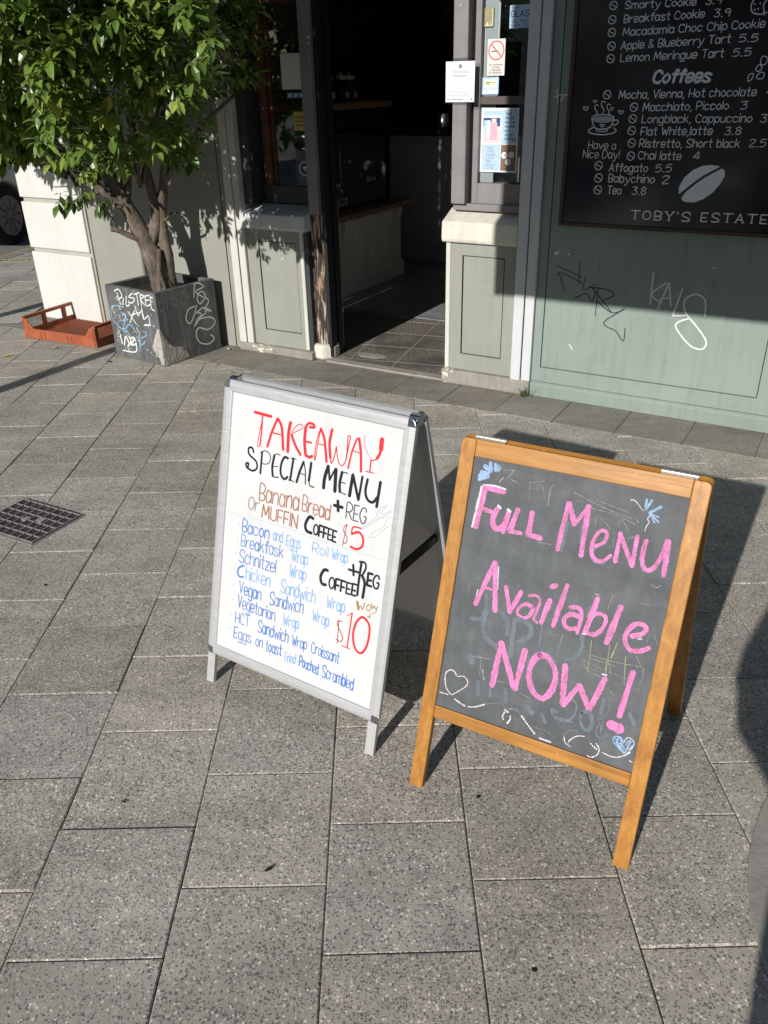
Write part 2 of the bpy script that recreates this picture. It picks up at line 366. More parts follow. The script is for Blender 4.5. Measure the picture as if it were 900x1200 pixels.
DATA = {
'chalk': [
('w',55,[645,7956,567,6958]),('p',124,[736,7961,657,6978]),('p',127,[731,7958,1202,7940]),
('p',122,[747,7442,958,7419]),('w',60,[1122,7592,1185,7551]),('w',65,[1368,7550,1429,7522]),
('w',39,[680,8004,960,8034,1233,8008]),('p',120,[1125,7538,1053,7330,1076,7115,1201,7047,1322,7171,1405,7503]),('p',119,[1386,7404,1341,7010]),
('p',123,[1602,7600,1494,7073]),('p',109,[1494,7073,1758,7074]),('p',133,[1954,7596,1941,7089]),
('p',123,[1941,7089,2239,7069]),('b',94,[560,8117,752,8223]),('b',94,[547,8196,727,8267]),
('b',93,[579,8292,747,8282]),('b',99,[649,8441,787,8351]),('b',93,[766,8536,812,8370]),
('b',70,[889,8533,916,8390]),('b',65,[977,8509,960,8398]),('b',43,[1038,8481,997,8392]),
('n',16,[1208,8232,1360,8476]),('n',35,[1055,8142,1132,8265]),('n',13,[1754,8261,2099,8370]),
('n',16,[2275,7839,2270,8234,2356,8343]),('n',19,[2203,6966,2497,6982]),('n',13,[1790,8215,1823,7876]),
('n',13,[1989,8308,2081,8248,2166,8001]),('n',21,[1329,8256,1490,8208]),('n',13,[1117,8434,1358,8486]),
('g',76,[2788,7555,2762,6894]),('g',81,[3134,7651,3136,7179]),('g',54,[3509,7162,3426,6967,3539,6820,3740,6835]),
('g',52,[4144,7503,4262,7565]),('g',46,[4456,7151,4591,6876]),('p',112,[2671,6908,2736,7992]),
('p',102,[2753,7995,2938,7554]),('p',96,[2938,7554,3197,8011]),('p',114,[3178,8017,3216,6898]),
('p',84,[3489,7175,3665,7321,3685,7516,3554,7548,3432,7353,3423,7037,3556,6876,3727,6901,3850,7054]),('p',92,[3966,7575,3971,6945]),('p',92,[3966,7575,4336,6932]),
('p',98,[4336,6932,4326,7604]),('p',90,[4524,7548,4509,7164,4610,6943,4765,6972,4893,7293,4949,7642]),('p',107,[4973,7648,5020,6891]),
('b',51,[4478,8430,4388,8210]),('b',45,[4368,8423,4371,8247]),('b',69,[4673,8322,4476,8153]),
('b',38,[4495,8134,4690,8000]),('b',32,[4505,8132,4669,8105]),('b',26,[4509,8110,4617,7967]),
('d',23,[4016,8332,4108,8358,4220,8281,4301,8198,4344,8174]),('d',22,[4506,8126,4458,8015,4507,7959,4465,7849,4455,7738]),('n',17,[2808,8257,3508,8061,4156,7948]),
('n',13,[3315,8191,4049,8076]),('n',13,[3252,7988,3759,7962,4240,7848]),('n',10,[2892,8084,3060,8102]),
('n',10,[3448,7842,3641,7713,3723,7628]),('n',10,[3832,7585,3863,7247]),('n',13,[3384,7827,3399,7658]),
('n',10,[3864,7763,3940,7883,4109,7683]),('n',10,[4215,7978,4295,7894]),('p',117,[1263,6236,963,5142]),
('p',123,[1279,6240,1467,5108]),('p',66,[1154,5588,1340,5588]),('w',26,[1374,6172,1444,5632]),
('w',26,[964,5504,947,5299]),('p',110,[1640,5734,1831,5170]),('p',103,[1831,5170,2014,5719]),
('p',63,[2207,5674,2369,5724,2490,5638,2457,5353,2421,5164,2512,5102]),('p',82,[2357,5429,2173,5463,2020,5312,2035,5169,2201,5124,2324,5250,2366,5432]),('p',118,[2712,5708,2604,5128]),
('p',105,[2696,6024,2789,6080]),('p',116,[3041,6147,2888,5136]),('g',139,[1247,5047,1236,4707,1356,4404,1654,4256]),
('g',98,[1607,5114,1805,4938,1860,4621]),('g',116,[1989,5024,1999,4495,2034,4103]),('g',109,[2046,5073,2353,4997,2398,4747,2146,4506]),
('g',92,[1181,5429,1252,5115,1182,4826,918,4751]),('n',13,[728,5676,748,5245]),('n',13,[2629,5077,2663,4530]),
('n',9,[2784,4926,3065,4944]),('n',9,[3149,5002,3086,4658]),('n',13,[882,5783,994,5729]),
('p',89,[3195,5669,3369,5701,3468,5615,3477,5400,3455,5120]),('p',109,[3404,5510,3244,5519,3121,5394,3130,5245,3255,5171,3419,5219]),('p',117,[3755,6031,3624,5175]),
('p',93,[3680,5566,3811,5693,3989,5676,4021,5529,3941,5304,3791,5186,3645,5203]),('p',130,[4283,5982,4130,5089]),('p',110,[4625,5398,4805,5486,4906,5621,4809,5717,4625,5655,4507,5430,4522,5221,4666,5082,4876,5122,5029,5241]),
('w',30,[4767,5369,4847,5398]),('w',26,[3565,5138,3654,5151]),('g',68,[3533,5101,3628,4869,3527,4562,3310,4439]),
('y',18,[3840,4714,4355,4711,4944,4775]),('y',16,[3855,4636,4423,4623]),('y',16,[3689,4543,4173,4462]),
('y',26,[4210,5073,4248,4403]),('y',23,[4593,4920,4643,4530]),('y',21,[3802,5058,3852,4304]),
('y',35,[4368,5174,4293,4773]),('n',13,[3608,5816,3607,5545]),('n',15,[4069,6209,4012,5848]),
('n',12,[4673,6164,4885,6196]),('n',17,[4824,6632,4927,6595,5008,6668]),('y',15,[4254,4706,4361,4412]),
('y',13,[3686,4418,4056,4397]),('n',12,[4804,4985,4970,4769]),('n',36,[3680,6117,3782,6118]),
('n',12,[4971,5514,4977,5358]),('n',12,[5085,5548,5193,5370]),('p',140,[1752,4374,1707,3264]),
('p',128,[1758,4375,2244,3372]),('p',137,[2270,3365,2354,4370]),('p',142,[2709,4356,2551,4066,2559,3727,2718,3435,2960,3345,3114,3567,3168,3924,3087,4174,2913,4349,2709,4356]),
('g',60,[2500,3801,2477,4105,2638,4386,2895,4450,3127,4309]),('g',87,[1678,3152,1706,2952]),('g',110,[2061,3279,2096,2972]),
('g',47,[2642,4861,2668,4472]),('g',40,[3150,4981,3101,4453]),('g',73,[3604,5086,3622,4764,3443,4493,3245,4461]),
('g',118,[3222,3138,3325,3142]),('g',53,[3238,3050,3399,2981,3600,3006,3740,3194,3752,3444,3641,3575]),('g',90,[3012,2971,3120,2789]),
('g',133,[2637,3030,2779,2921]),('n',19,[1237,3859,1551,3893]),('n',31,[1413,3579,1465,3371]),
('n',12,[2405,3299,2658,3258]),('n',12,[1792,3414,2129,3461]),('n',15,[3360,3030,3743,3025]),
('d',38,[1444,2636,1621,2739]),('n',16,[1649,2762,1976,2899,2096,2844]),('d',43,[2071,2804,2243,2719]),
('d',40,[2141,2763,2093,2586,2156,2495]),('d',40,[2261,2709,2288,2590,2235,2459]),('n',22,[2209,2825,2357,2870,2507,2811]),
('d',43,[2510,2796,2712,2612,2944,2424]),('n',12,[2837,2593,3200,2597,3395,2510]),('w',36,[3060,2371,3331,2369]),
('d',24,[3610,2635,3650,2493]),('d',23,[3716,2533,3886,2720,4063,2778]),('p',133,[3335,4301,3423,3380]),
('p',124,[3455,3357,3724,3928]),('p',122,[3737,3932,4055,3427]),('p',132,[4052,3443,4256,4268]),
('p',121,[4815,4607,4719,3514]),('p',249,[4594,3258,4773,3232]),('w',41,[4180,4354,4270,4356]),
('g',90,[3905,3313,3915,3090,4054,2940,4173,3040,4130,3307,4024,3383,3905,3313]),('g',83,[4337,3798,4309,3398]),('g',47,[4305,3143,4308,2919,4447,2878,4540,3002]),
('g',26,[4464,3674,4450,3475,4327,3306,4241,3346]),('g',102,[4927,3641,5066,3442]),('n',19,[3321,2966,3539,2971,3745,3024]),
('y',16,[3709,4508,3872,4338,4195,4276]),('y',13,[3624,4398,4117,4279]),('y',23,[4213,4721,4224,4396]),
('y',20,[4591,4865,4680,4270]),('y',13,[4291,4445,4729,4409]),('n',15,[4399,4013,4510,3967]),
('n',12,[5009,4755,5035,4495,4962,4363]),('n',10,[4912,4238,5008,4256]),('n',10,[4315,3231,4423,3073]),
('n',10,[4407,3292,4384,3002]),('d',35,[784,3183,731,3289,601,3317,494,3195,507,3005,575,2814,733,2689]),('d',28,[783,3193,967,3260,1090,3160,1045,3005,733,2689]),
('d',32,[381,2660,634,2673]),('d',42,[785,2635,957,2569,1126,2521]),('d',38,[1160,2529,1363,2584,1630,2753]),
('g',88,[1356,3247,1392,2928]),('g',203,[1052,3808,1107,3687]),('n',17,[1118,3828,1556,3896]),
('n',17,[1327,3825,1361,3422]),('n',61,[1404,3574,1432,3514]),('n',47,[1465,3421,1485,3341]),
('d',24,[3816,2423,3656,2479,3611,2622]),('n',11,[3606,2649,3693,2796,3872,2846]),('d',22,[3710,2479,3870,2711,4070,2783]),
('d',35,[4193,2692,4285,2626,4400,2569]),('d',37,[4316,2737,4432,2609,4421,2462,4310,2349,4204,2352]),('d',32,[4481,2556,4696,2523,4845,2552,5004,2654,5118,2787]),
('d',28,[5095,2576,5193,2557]),('b',36,[5028,2663,4852,2780,4707,2895,4711,3009,4828,3043,4929,2940]),('d',26,[4929,2940,4973,3076,5073,3085,5150,2974,5028,2663]),
('b',31,[4738,2976,4869,2828,4994,2706]),('b',31,[4807,3016,4782,2880,4931,2767]),('b',31,[4850,2990,4979,2785]),
('b',31,[4994,2706,5062,3011]),('b',26,[4982,2898,5021,3024,5097,3024]),('b',31,[4854,2907,5025,2746]),
('b',26,[5050,2811,5136,2955]),],
'white': [
('r',82,[1135,8437,1712,8421]),('r',52,[1414,8374,1416,8012,1400,7565]),('r',26,[1396,8216,1313,7626,1343,7527,1410,7567]),
('r',76,[1657,7591,1778,8030,1929,8405]),('r',85,[1935,8406,2093,8193,2195,7623]),('r',40,[1814,7998,2065,7996]),
('r',101,[2370,8378,2335,8113,2358,7600]),('r',25,[2438,8133,2580,8337,2714,8400,2786,8313,2640,8222,2449,8096]),('r',79,[2436,8068,2579,7830,2781,7603]),
('r',94,[2875,8355,2876,7991,2947,7638]),('r',72,[2875,8355,2955,8470,3108,8474,3147,8400,3011,8381]),('r',55,[2901,7983,3103,7986]),
('r',84,[2957,7627,3070,7595,3164,7645]),('k',59,[1196,7338,1141,7446,1017,7420,1043,7253,1302,7108,1353,6932,1210,6820,1000,6868,956,6966,1040,6998,1034,6875]),('k',65,[1492,7412,1492,7135,1484,6808]),
('k',27,[1445,7376,1604,7462,1778,7380,1780,7196,1672,7107,1540,7092]),('k',72,[1924,7405,1880,7086,1923,6832]),('k',26,[1908,7402,2000,7460,2115,7451]),
('k',26,[1897,7090,2068,7122]),('k',35,[1923,6832,1994,6813,2120,6841]),('k',68,[2387,7417,2270,7426,2181,7230,2182,6968,2310,6834,2425,6918]),
('k',68,[2566,7455,2519,6847]),('k',26,[2486,7451,2662,7450]),('k',29,[2455,6846,2649,6838]),
('k',73,[2910,7433,2811,7160,2735,6844]),('k',36,[2916,7435,2990,7199,3029,6852]),('k',25,[2801,7111,2992,7097]),
('k',78,[3157,7461,3131,6973]),('k',36,[3131,6973,3179,6855,3313,6835]),('r',30,[3244,7561,3250,8005,3339,8393]),
('r',30,[3277,7568,3306,8017,3356,8383]),('r',77,[3354,8404,3499,8165,3634,7594]),('r',30,[3301,8002,3518,8005]),
('r',82,[3712,8451,3673,8091,3741,7721]),('r',36,[3741,7721,3784,7587,3857,7746,3892,8048]),('r',32,[3892,8048,3995,7693,4128,7591,4220,7768,4230,8068,4217,8348,4243,8398,4289,8362,4267,8157,4226,7770]),
('r',53,[4316,7571,4381,8019,4489,8367]),('r',74,[4549,8387,4651,8021,4709,7571]),('r',29,[4393,8048,4603,8024]),
('r',14,[4704,8497,4756,8203,4965,7940]),('r',128,[5217,8493,5220,8245]),('r',78,[5220,8245,5197,8122,5132,7994]),
('r',31,[4962,7921,5053,7932,5124,7982]),('r',40,[4968,7922,4971,7620]),('r',29,[4847,7607,5087,7611]),
('k',102,[3706,7488,3627,7170,3623,6894]),('k',66,[3711,7500,3788,7145]),('k',54,[3788,7145,3925,7458]),
('k',107,[3951,7459,3985,6889]),('k',83,[4148,7430,4109,7140,4138,6911]),('k',30,[4147,7438,4326,7437]),
('k',30,[4116,7164,4279,7165]),('k',30,[4139,6903,4332,6873]),('k',99,[4482,7431,4446,6873]),
('k',82,[4488,7432,4725,6837]),('k',69,[4773,7450,4731,6839]),('k',75,[4935,7416,4907,7105,4996,6908,5158,6871,5275,7029]),
('k',85,[5316,7430,5286,6787]),('k',92,[4111,6656,4150,6398]),('k',86,[4009,6517,4272,6520]),
('k',88,[3390,5995,3263,6011,3156,5786,3206,5614,3376,5589]),('m',26,[4487,6099,4394,6038,4398,5890,4511,5765,4495,5605,4393,5609]),('m',23,[4468,6131,4398,5510]),
('r',45,[4892,6118,4659,6088,4638,5892]),('r',65,[4644,5899,4847,6002,4993,5879,4997,5664,4843,5539,4652,5555]),('f',13,[4896,6083,5336,6552]),
('f',13,[4956,6083,5414,6530]),('f',13,[5336,6552,5340,6649,5453,6811,5513,6870]),('f',13,[5420,6633,5592,6904]),
('f',12,[5475,6605,5714,6796]),('f',12,[5522,6561,5729,6761]),('f',13,[5407,6529,5529,6577]),
('f',10,[5160,5939,5261,6087,5568,6348,5638,6569,5768,6653]),('f',10,[5160,5939,5373,6026,5608,6299,5798,6438]),('t',21,[2961,5463,5790,5472]),
('t',22,[403,5447,831,5464,2954,5523]),('k',72,[4794,5094,4836,4823]),('k',66,[4670,4932,4967,4940]),
('k',72,[5034,5241,5017,4750,5018,4322]),('k',59,[4979,5235,5139,5249,5182,5112,5095,4884]),('k',85,[5095,4884,5200,4710,5189,4302]),
('k',89,[4018,4710,3907,4697,3811,4488,3871,4303,3999,4300]),('o',73,[5042,4138,5103,3949]),('o',27,[5103,3949,5160,4063,5225,3972,5270,4178]),
('o',26,[5395,4170,5342,4089,5374,4004,5449,4028,5464,4128,5395,4170]),('o',29,[5476,4227,5528,4101,5568,4193,5633,4103,5664,4208]),('o',20,[5668,4099,5593,4004,5480,3926,5449,3820]),
('o',20,[5402,3853,5449,3820,5497,3884]),('r',66,[5269,3777,5087,3572,5028,3177,5145,2838,5356,2781,5500,3110,5496,3595,5269,3777]),('u',17,[4001,5249,4006,5244]),
('u',17,[4009,5124,4013,5119]),('u',21,[3915,3931,3919,3925]),('u',21,[3904,3696,3909,3691]),
('u',18,[3540,3413,3545,3408]),('u',18,[3545,3274,3549,3268]),('u',18,[3628,2477,3632,2471]),
('u',18,[3629,2392,3634,2386]),('m',28,[4640,3449,4514,3421,4521,3285,4709,3018,4666,2870,4516,2896]),('m',23,[4540,3457,4570,2790]),
('r',25,[4792,3662,4928,3787]),('r',42,[4928,3787,4888,2776]),('r',29,[4718,2772,4976,2765]),
('u',18,[3001,2433,3005,2429]),('u',18,[3005,2333,3009,2329]),('u',19,[2787,1995,2791,1990]),
('u',19,[2787,1892,2791,1888]),('u',18,[3295,1985,3299,1981]),('u',18,[3288,1896,3292,1891]),
('u',18,[4066,2003,4070,1999]),('u',18,[4073,1891,4077,1887]),('u',34,[842,5197,849,5191]),
('u',34,[834,4780,841,4775]),('u',34,[816,4333,823,4328]),('u',35,[799,3853,807,3847]),
('u',35,[810,3357,817,3351]),('u',35,[800,2875,807,2870]),('B',57,[1152,4033,985,3920,933,3775,1009,3653,1152,3683]),
('u',39,[785,2406,793,2400]),('u',40,[780,1946,788,1940]),],
'whitewords': [
('Banana','n',41,476,1523,6054,2873,6101),('Bread','n',39,414,3002,6129,3907,6090),('REG','e',34,400,4411,6265,5010,6280),
('Or','g',33,351,1158,5718,1526,5738),('MUFFIN','n',41,360,1653,5607,2882,5598),('OFFEE','k',54,289,3445,5575,4174,5550),
('Bacon','B',32,358,1000,5003,1964,5033),('and','u',27,313,2112,5073,2431,5048),('Eggs','u',26,310,2582,5028,3065,5050),
('Roll','u',25,280,3466,5069,3973,5081),('Wrap','u',25,299,4105,5071,4598,5085),('Breakfask','B',30,349,991,4567,2503,4647),
('Wrap','u',26,335,2802,4632,3339,4675),('Schnitzel','B',31,378,969,4097,2283,4145),('Wrap','u',26,338,2792,4181,3331,4230),
('hicken','u',31,379,1250,3660,2130,3679),('Sandwich','u',29,381,2533,3636,3706,3667),('Wrap','u',28,332,4103,3694,4677,3714),
('Vegan','B',31,359,1037,3162,1852,3179),('Sandwich','B',30,375,2182,3167,3345,3250),('Wrap','u',28,315,3684,3174,4223,3169),
('Vegetarian','B',31,362,1027,2720,2404,2723),('Wrap','u',30,313,2713,2711,3241,2772),('HCT','B',29,341,977,2209,1500,2249),
('Sandwich','B',31,360,1841,2214,2931,2236),('Wrap','B',30,301,3083,2229,3580,2260),('Croissant','B',31,321,3746,2233,4678,2225),
('Eggs','B',32,331,962,1734,1617,1764),('on','B',31,338,1796,1750,2043,1778),('toast','B',35,323,2171,1734,2740,1774),
('Fried','u',27,280,2873,1659,3244,1704),('Poached','B',32,302,3395,1701,4041,1662),('Scrambled','B',31,347,4187,1659,5217,1636),
('EG','k',64,339,5276,4670,5616,4680),('OFFEE','k',62,305,4109,4251,4972,4275),],
'menuwords': [
('Smarty Cookie', 'c', 38, 273, 3158, 18525, 6153, 18498),('3.9','c',36,246,6567,18506,7185,18495),('Breakfast Cookie', 'c', 39, 293, 3168, 17992, 6568, 18038),
('3.9','c',36,263,6966,18038,7601,18032),('Macadamia Choc Chip Cookie', 'c', 39, 297, 3174, 17492, 9037, 17570),('Apple & Blueberry Tart', 'c', 39, 300, 3154, 16966, 7770, 17068),
('5.5','c',36,266,8136,17077,8842,17067),('Lemon Meringue Tart', 'c', 40, 304, 3179, 16482, 7589, 16547),('5.5','c',36,270,7978,16551,8666,16559),
('Coffees','c',107,473,4736,15608,7165,15619),('Mocha, Vienna, Hot chocolate', 'c', 41, 315, 3285, 14987, 9157, 15048),('4','c',36,274,9572,15092,9804,15105),
('Macchiato, Piccolo', 'c', 40, 314, 4440, 14475, 8122, 14529),('3','c',37,281,8626,14527,8883,14546),('Longblack, Cappuccino', 'c', 41, 318, 4463, 13986, 9165, 14027),
('3.8','c',37,282,9530,14028,10176,14029),('Flat White,latte', 'c', 41, 321, 4473, 13472, 7608, 13520),('3.8','c',38,290,8148,13525,8807,13530),
('Ristretto, Short black', 'c', 42, 325, 4475, 12960, 8838, 13024),('2.5','c',38,289,9250,13047,9898,13057),('Chai latte', 'c', 42, 329, 4479, 12455, 6414, 12463),
('4','c',40,301,6957,12507,7217,12512),('Affogato','c',43,339,3178,11882,4980,11909),('5.5','c',42,312,5356,11920,6053,11939),
('Babychino','c',44,342,3192,11410,5350,11437),('2','c',42,314,5728,11427,6007,11437),('Tea','c',44,346,3200,10879,3846,10889),
('3.8','c',43,323,4389,10903,5014,10905),('Have a', 'c', 32, 335, 2051, 12860, 3364, 12858),('Nice Day!', 'c', 32, 339, 1830, 12453, 3583, 12466),],
'menutitle': [
("TOBY'S",'c',56,389,4484,9783,7191,9816),('ESTATE','c',53,374,7706,9844,10536,9896),],
'menu': [
('c',34,[2795,18664,2761,18573,2677,18520,2574,18525,2492,18587,2463,18682,2498,18773,2582,18825,2685,18820,2766,18758,2795,18664]),('c',30,[2519,18781,2585,18675,2675,18661,2740,18565]),('c',35,[2802,18123,2767,18030,2683,17976,2579,17980,2497,18042,2468,18138,2502,18231,2588,18284,2691,18280,2772,18218,2802,18123]),
('c',31,[2523,18239,2590,18132,2681,18119,2747,18021]),('c',35,[2835,17629,2801,17536,2716,17480,2612,17484,2529,17546,2500,17643,2534,17737,2620,17792,2724,17788,2806,17726,2835,17629]),('c',31,[2555,17746,2623,17638,2714,17625,2780,17527]),
('c',35,[2884,17101,2850,17006,2764,16949,2659,16952,2576,17015,2546,17112,2581,17208,2667,17264,2771,17260,2854,17198,2884,17101]),('c',31,[2602,17217,2670,17108,2762,17095,2829,16996]),('c',36,[2895,16606,2860,16509,2774,16451,2669,16454,2585,16517,2555,16615,2590,16712,2677,16770,2782,16767,2865,16704,2895,16606]),
('c',32,[2612,16721,2680,16612,2772,16600,2839,16500]),('c',37,[2898,15154,2863,15053,2775,14991,2668,14992,2582,15056,2552,15158,2588,15259,2676,15321,2783,15319,2867,15256,2898,15154]),('c',32,[2609,15269,2679,15157,2772,15146,2841,15043]),
('c',36,[4195,14628,4163,14527,4078,14464,3973,14465,3889,14528,3858,14629,3891,14730,3976,14792,4080,14791,4164,14729,4195,14628]),('c',32,[3912,14740,3982,14629,4073,14618,4142,14517]),('c',37,[4199,14150,4166,14048,4080,13984,3975,13984,3890,14047,3859,14150,3892,14252,3978,14315,4083,14315,4167,14252,4199,14150]),
('c',32,[3913,14263,3984,14150,4076,14140,4145,14037]),('c',37,[4214,13656,4181,13552,4095,13488,3990,13487,3904,13550,3873,13654,3906,13758,3992,13822,4098,13823,4182,13759,4214,13656]),('c',33,[3928,13769,3998,13655,4091,13645,4160,13542]),
('c',37,[4278,13136,4245,13031,4159,12965,4053,12963,3967,13027,3935,13132,3969,13237,4055,13303,4161,13304,4246,13240,4278,13136]),('c',33,[3990,13248,4061,13134,4154,13124,4224,13020]),('c',38,[4301,12578,4268,12471,4181,12403,4074,12401,3988,12465,3956,12571,3990,12678,4077,12745,4183,12747,4269,12683,4301,12578]),
('c',33,[4011,12689,4083,12573,4176,12565,4247,12459]),('c',39,[2828,12125,2791,12015,2700,11945,2588,11942,2500,12008,2468,12117,2505,12227,2597,12296,2708,12299,2796,12234,2828,12125]),('c',34,[2528,12238,2600,12120,2697,12111,2769,12004]),
('c',39,[2874,11577,2837,11465,2745,11394,2633,11390,2544,11456,2512,11566,2550,11678,2642,11749,2754,11752,2842,11687,2874,11577]),('c',35,[2572,11690,2645,11570,2743,11562,2815,11453]),('c',40,[2894,11044,2857,10930,2765,10857,2652,10853,2562,10919,2530,11030,2568,11144,2661,11216,2773,11220,2862,11154,2894,11044]),
('c',35,[2591,11156,2664,11035,2762,11028,2835,10918]),('c',48,[2104,14190,2161,13985,2312,13758,2676,13705,3019,13807,3120,14033,3150,14212]),('c',39,[2104,14190,2257,14293,2610,14324,2965,14302,3150,14212,2992,14055,2643,14009,2282,14054,2104,14190]),
('c',43,[3165,14078,3312,14100,3372,14011,3260,13898,3110,13898]),('c',48,[2207,13780,2002,13665,2130,13528,2649,13472,3150,13535,3313,13650,3200,13762]),('c',34,[2371,13690,2429,13622,2838,13615,2905,13693]),
('c',38,[2280,14325,2334,14437,2201,14595,2238,14729,2367,14706]),('c',38,[2605,14369,2649,14526,2509,14705,2525,14882,2681,14837]),('c',38,[2884,14346,2897,14458,2780,14614,2813,14769,2943,14724]),
('c',34,[1775,14507,1651,14620,1719,14665,1775,14610,1852,14664,1893,14610,1775,14507]),('c',33,[3458,14345,3326,14457,3391,14496,3447,14443,3515,14496,3570,14443,3458,14345]),('c',29,[2192,14832,2102,14921,2271,14907,2192,14832]),
('c',28,[3017,14502,2943,14591,3080,14613,3017,14502]),('c',34,[2639,13805,2529,13886,2602,13918,2647,13878,2704,13914,2734,13874,2639,13805]),('G',192,[2247,14144,2627,14158,3031,14158]),
('c',46,[8385,18386,8458,18139,8761,18037,9034,18093]),('c',46,[8385,18386,8510,18638,8874,18702]),('c',45,[8955,18011,8862,18361,8953,18527]),
('c',55,[8502,18423,8524,18405]),('c',55,[8657,18242,8680,18224]),('c',55,[8538,18222,8560,18204]),
('c',54,[8716,18437,8738,18419]),('c',37,[9114,16365,9183,16516,9358,16448,9333,16223,9162,16209,9114,16365]),('c',38,[8978,16050,9094,16211,9213,16090,9092,15955,8978,16050]),
('c',38,[8738,15640,8745,15825,8890,15886,8919,15729,8786,15592,8738,15640]),('c',38,[9056,15726,9195,15926,9352,15858,9289,15676,9056,15726]),],
'bean': [
[6528,11022,6523,11343,6698,11716,7027,12041,7399,12218,7784,12275,8183,12223,7916,12064,7510,11823,7154,11536,6842,11256,6595,11025],[6690,10830,6864,11109,7219,11441,7622,11745,7980,11971,8270,12135,8405,12054,8435,11817,8301,11502,8021,11105,7667,10821,7288,10656,6879,10663,6725,10731],],
'graf': [
('w',69,[5797,7261,5832,5720]),('w',68,[6475,6837,5837,6218,6376,5847]),('w',70,[6235,5548,6610,6849]),
('w',68,[6610,6849,6853,5712]),('w',56,[6306,6052,6821,6131]),('w',68,[7294,6635,7007,5303]),
('w',70,[7011,5275,7647,5344]),('w',81,[8523,5441,8405,6192,7930,6420,7481,6099,7600,5481,8239,4844,8773,4193,8650,3772,8044,3883,7317,4592,7266,4946,7802,5220]),('k',45,[876,7211,2214,6744]),
('k',44,[2023,7489,2097,6370]),('k',45,[840,6698,1135,6869,2241,6456]),('k',45,[982,6857,1369,5935]),
('k',44,[2408,6760,2351,6101,2947,6447]),('k',60,[1938,5619,2517,5941,2857,5563,2992,6016]),('k',44,[3110,6318,3111,4847]),
('k',59,[2636,6274,3681,6226,3946,5963,3443,5695]),('k',59,[3155,5593,3955,5087,4587,5345]),('k',58,[4587,5345,3634,4606,3814,4327,4282,4157,4709,3682,4732,4360]),
('k',59,[2784,6287,3451,5623,3955,5087]),('w',47,[1846,3165,2062,2878]),('w',148,[703,7818,851,7886]),
('w',102,[1387,7853,1418,7841]),('w',39,[8456,7684,8701,7770]),('w',57,[192,15376,276,14796]),
('w',57,[33,15063,393,15164,698,15161]),('w',57,[426,15059,415,14901,576,15162]),],
'pl': [
('w',84,[3753,4283,3561,3597]),('w',84,[3991,4364,3512,4528,3279,4123,3647,3914]),('w',83,[3185,4025,3308,3574]),
('w',83,[2836,4176,3002,3558,2668,3655,2662,3873]),('w',82,[2175,4438,2588,4152,2042,4111,2340,3805,2624,3824]),('w',81,[2022,4381,1480,4552]),
('w',81,[1750,4467,1741,3719]),('w',81,[1422,4453,1431,3758]),('w',81,[1422,4453,1025,4395,1420,4134,1110,3853]),
('w',80,[941,4405,953,3819,569,3922]),('w',80,[941,4405,508,4510]),('w',80,[974,4136,632,4200]),
('w',79,[451,4412,487,3719,241,3592]),('w',79,[451,4412,214,4388]),('w',70,[2930,3183,2267,2446]),
('w',69,[2203,3356,2914,2466]),('w',69,[2122,3670,1946,3041,1514,3424,1395,2898]),('w',68,[1459,3647,1447,2890,911,3181,890,2586]),
('w',83,[1493,2501,855,2591]),('w',56,[2635,3003,1715,3290]),('w',56,[2326,2216,2208,2010]),
('w',117,[4175,1493,4104,905]),('w',117,[3907,843,3616,1462,3365,1020]),('w',115,[3248,1461,3144,1192,3569,781]),
('w',115,[3046,1434,2691,1466,3207,953,2665,1095]),('w',86,[2625,1385,2785,561,4161,431]),('b',85,[3664,3031,3186,2873,3641,2477,3068,2667]),
('b',87,[4288,2047,3617,1917,2980,2345,2415,1867]),('b',85,[2475,1634,2089,1128,1676,1418]),('b',70,[3300,3410,4264,3397,4731,3002,4653,2336,4163,2178]),
('b',99,[2178,1453,2291,869]),('b',85,[3459,2502,3741,1785,3284,1852]),('b',70,[1680,2087,1387,1908,1883,1611]),],
'pr': [
('g',70,[245,4154,319,3341]),('g',70,[245,4154,541,3934,544,3592,263,3545]),('g',71,[846,4030,834,3529]),
('g',72,[1596,4036,1256,4084,1250,3678,1529,3673]),('g',72,[1605,4088,1607,3331]),('g',73,[1920,4272,2284,4329,1961,3724,2363,3575]),
('g',61,[2601,4104,2551,3820]),('g',61,[2434,3974,2720,3960]),('g',47,[319,3341,476,2875]),
('w',87,[3276,4656,3059,3826]),('w',86,[3201,4638,3595,4639,3985,4324,3263,4158,3848,3688]),('w',88,[3534,4027,3902,4010,4021,3653,3516,3312,3324,3662,3534,4027]),
('w',89,[4021,3653,4268,3323,3865,2902,4386,2654]),('w',88,[3032,3247,2460,3148,2189,2599,2491,2251,2948,2764,3211,3265]),('w',89,[3180,2826,3735,3020,3893,2614,3220,2457,2816,2008]),
('w',89,[3288,2329,3625,2367,4362,2226,4606,1826,3938,1518,3155,1815,2864,1428,3067,861,3780,568,4358,777,4105,1130]),('w',77,[3884,3011,4360,2683]),('w',88,[3109,2841,3511,2585,2816,2008]),],
'chipl': [73, 2431, 314, 2374, 599, 1861, 1039, 1125, 882, 869, 649, 794, 412, 382, 371, 48, 43, 105, 33, 1173],
'chipr': [-43, 2452, 172, 2216, 303, 1601, 915, 1114, 1804, 856, 2092, 242, 1883, 65, 1004, 46, 53, -15, -7, 114, -26, 1185],
}
DATA_T = {'x':0,'z':0,'poly':[(-1.301, 0.845), (-0.958, 0.786), (-0.665, 0.831), (-0.498, 0.775), (-0.336, 0.681), (-0.091, 0.747), (0.1, 0.814), (0.282, 0.758), (0.395, 0.924), (0.531, 1.137), (0.718, 1.221), (0.78, 1.357), (0.757, 1.523), (0.824, 1.838), (0.77, 2.345), (0.216, 2.555), (-0.778, 2.509), (-1.545, 2.035), (-1.698, 1.325)]}
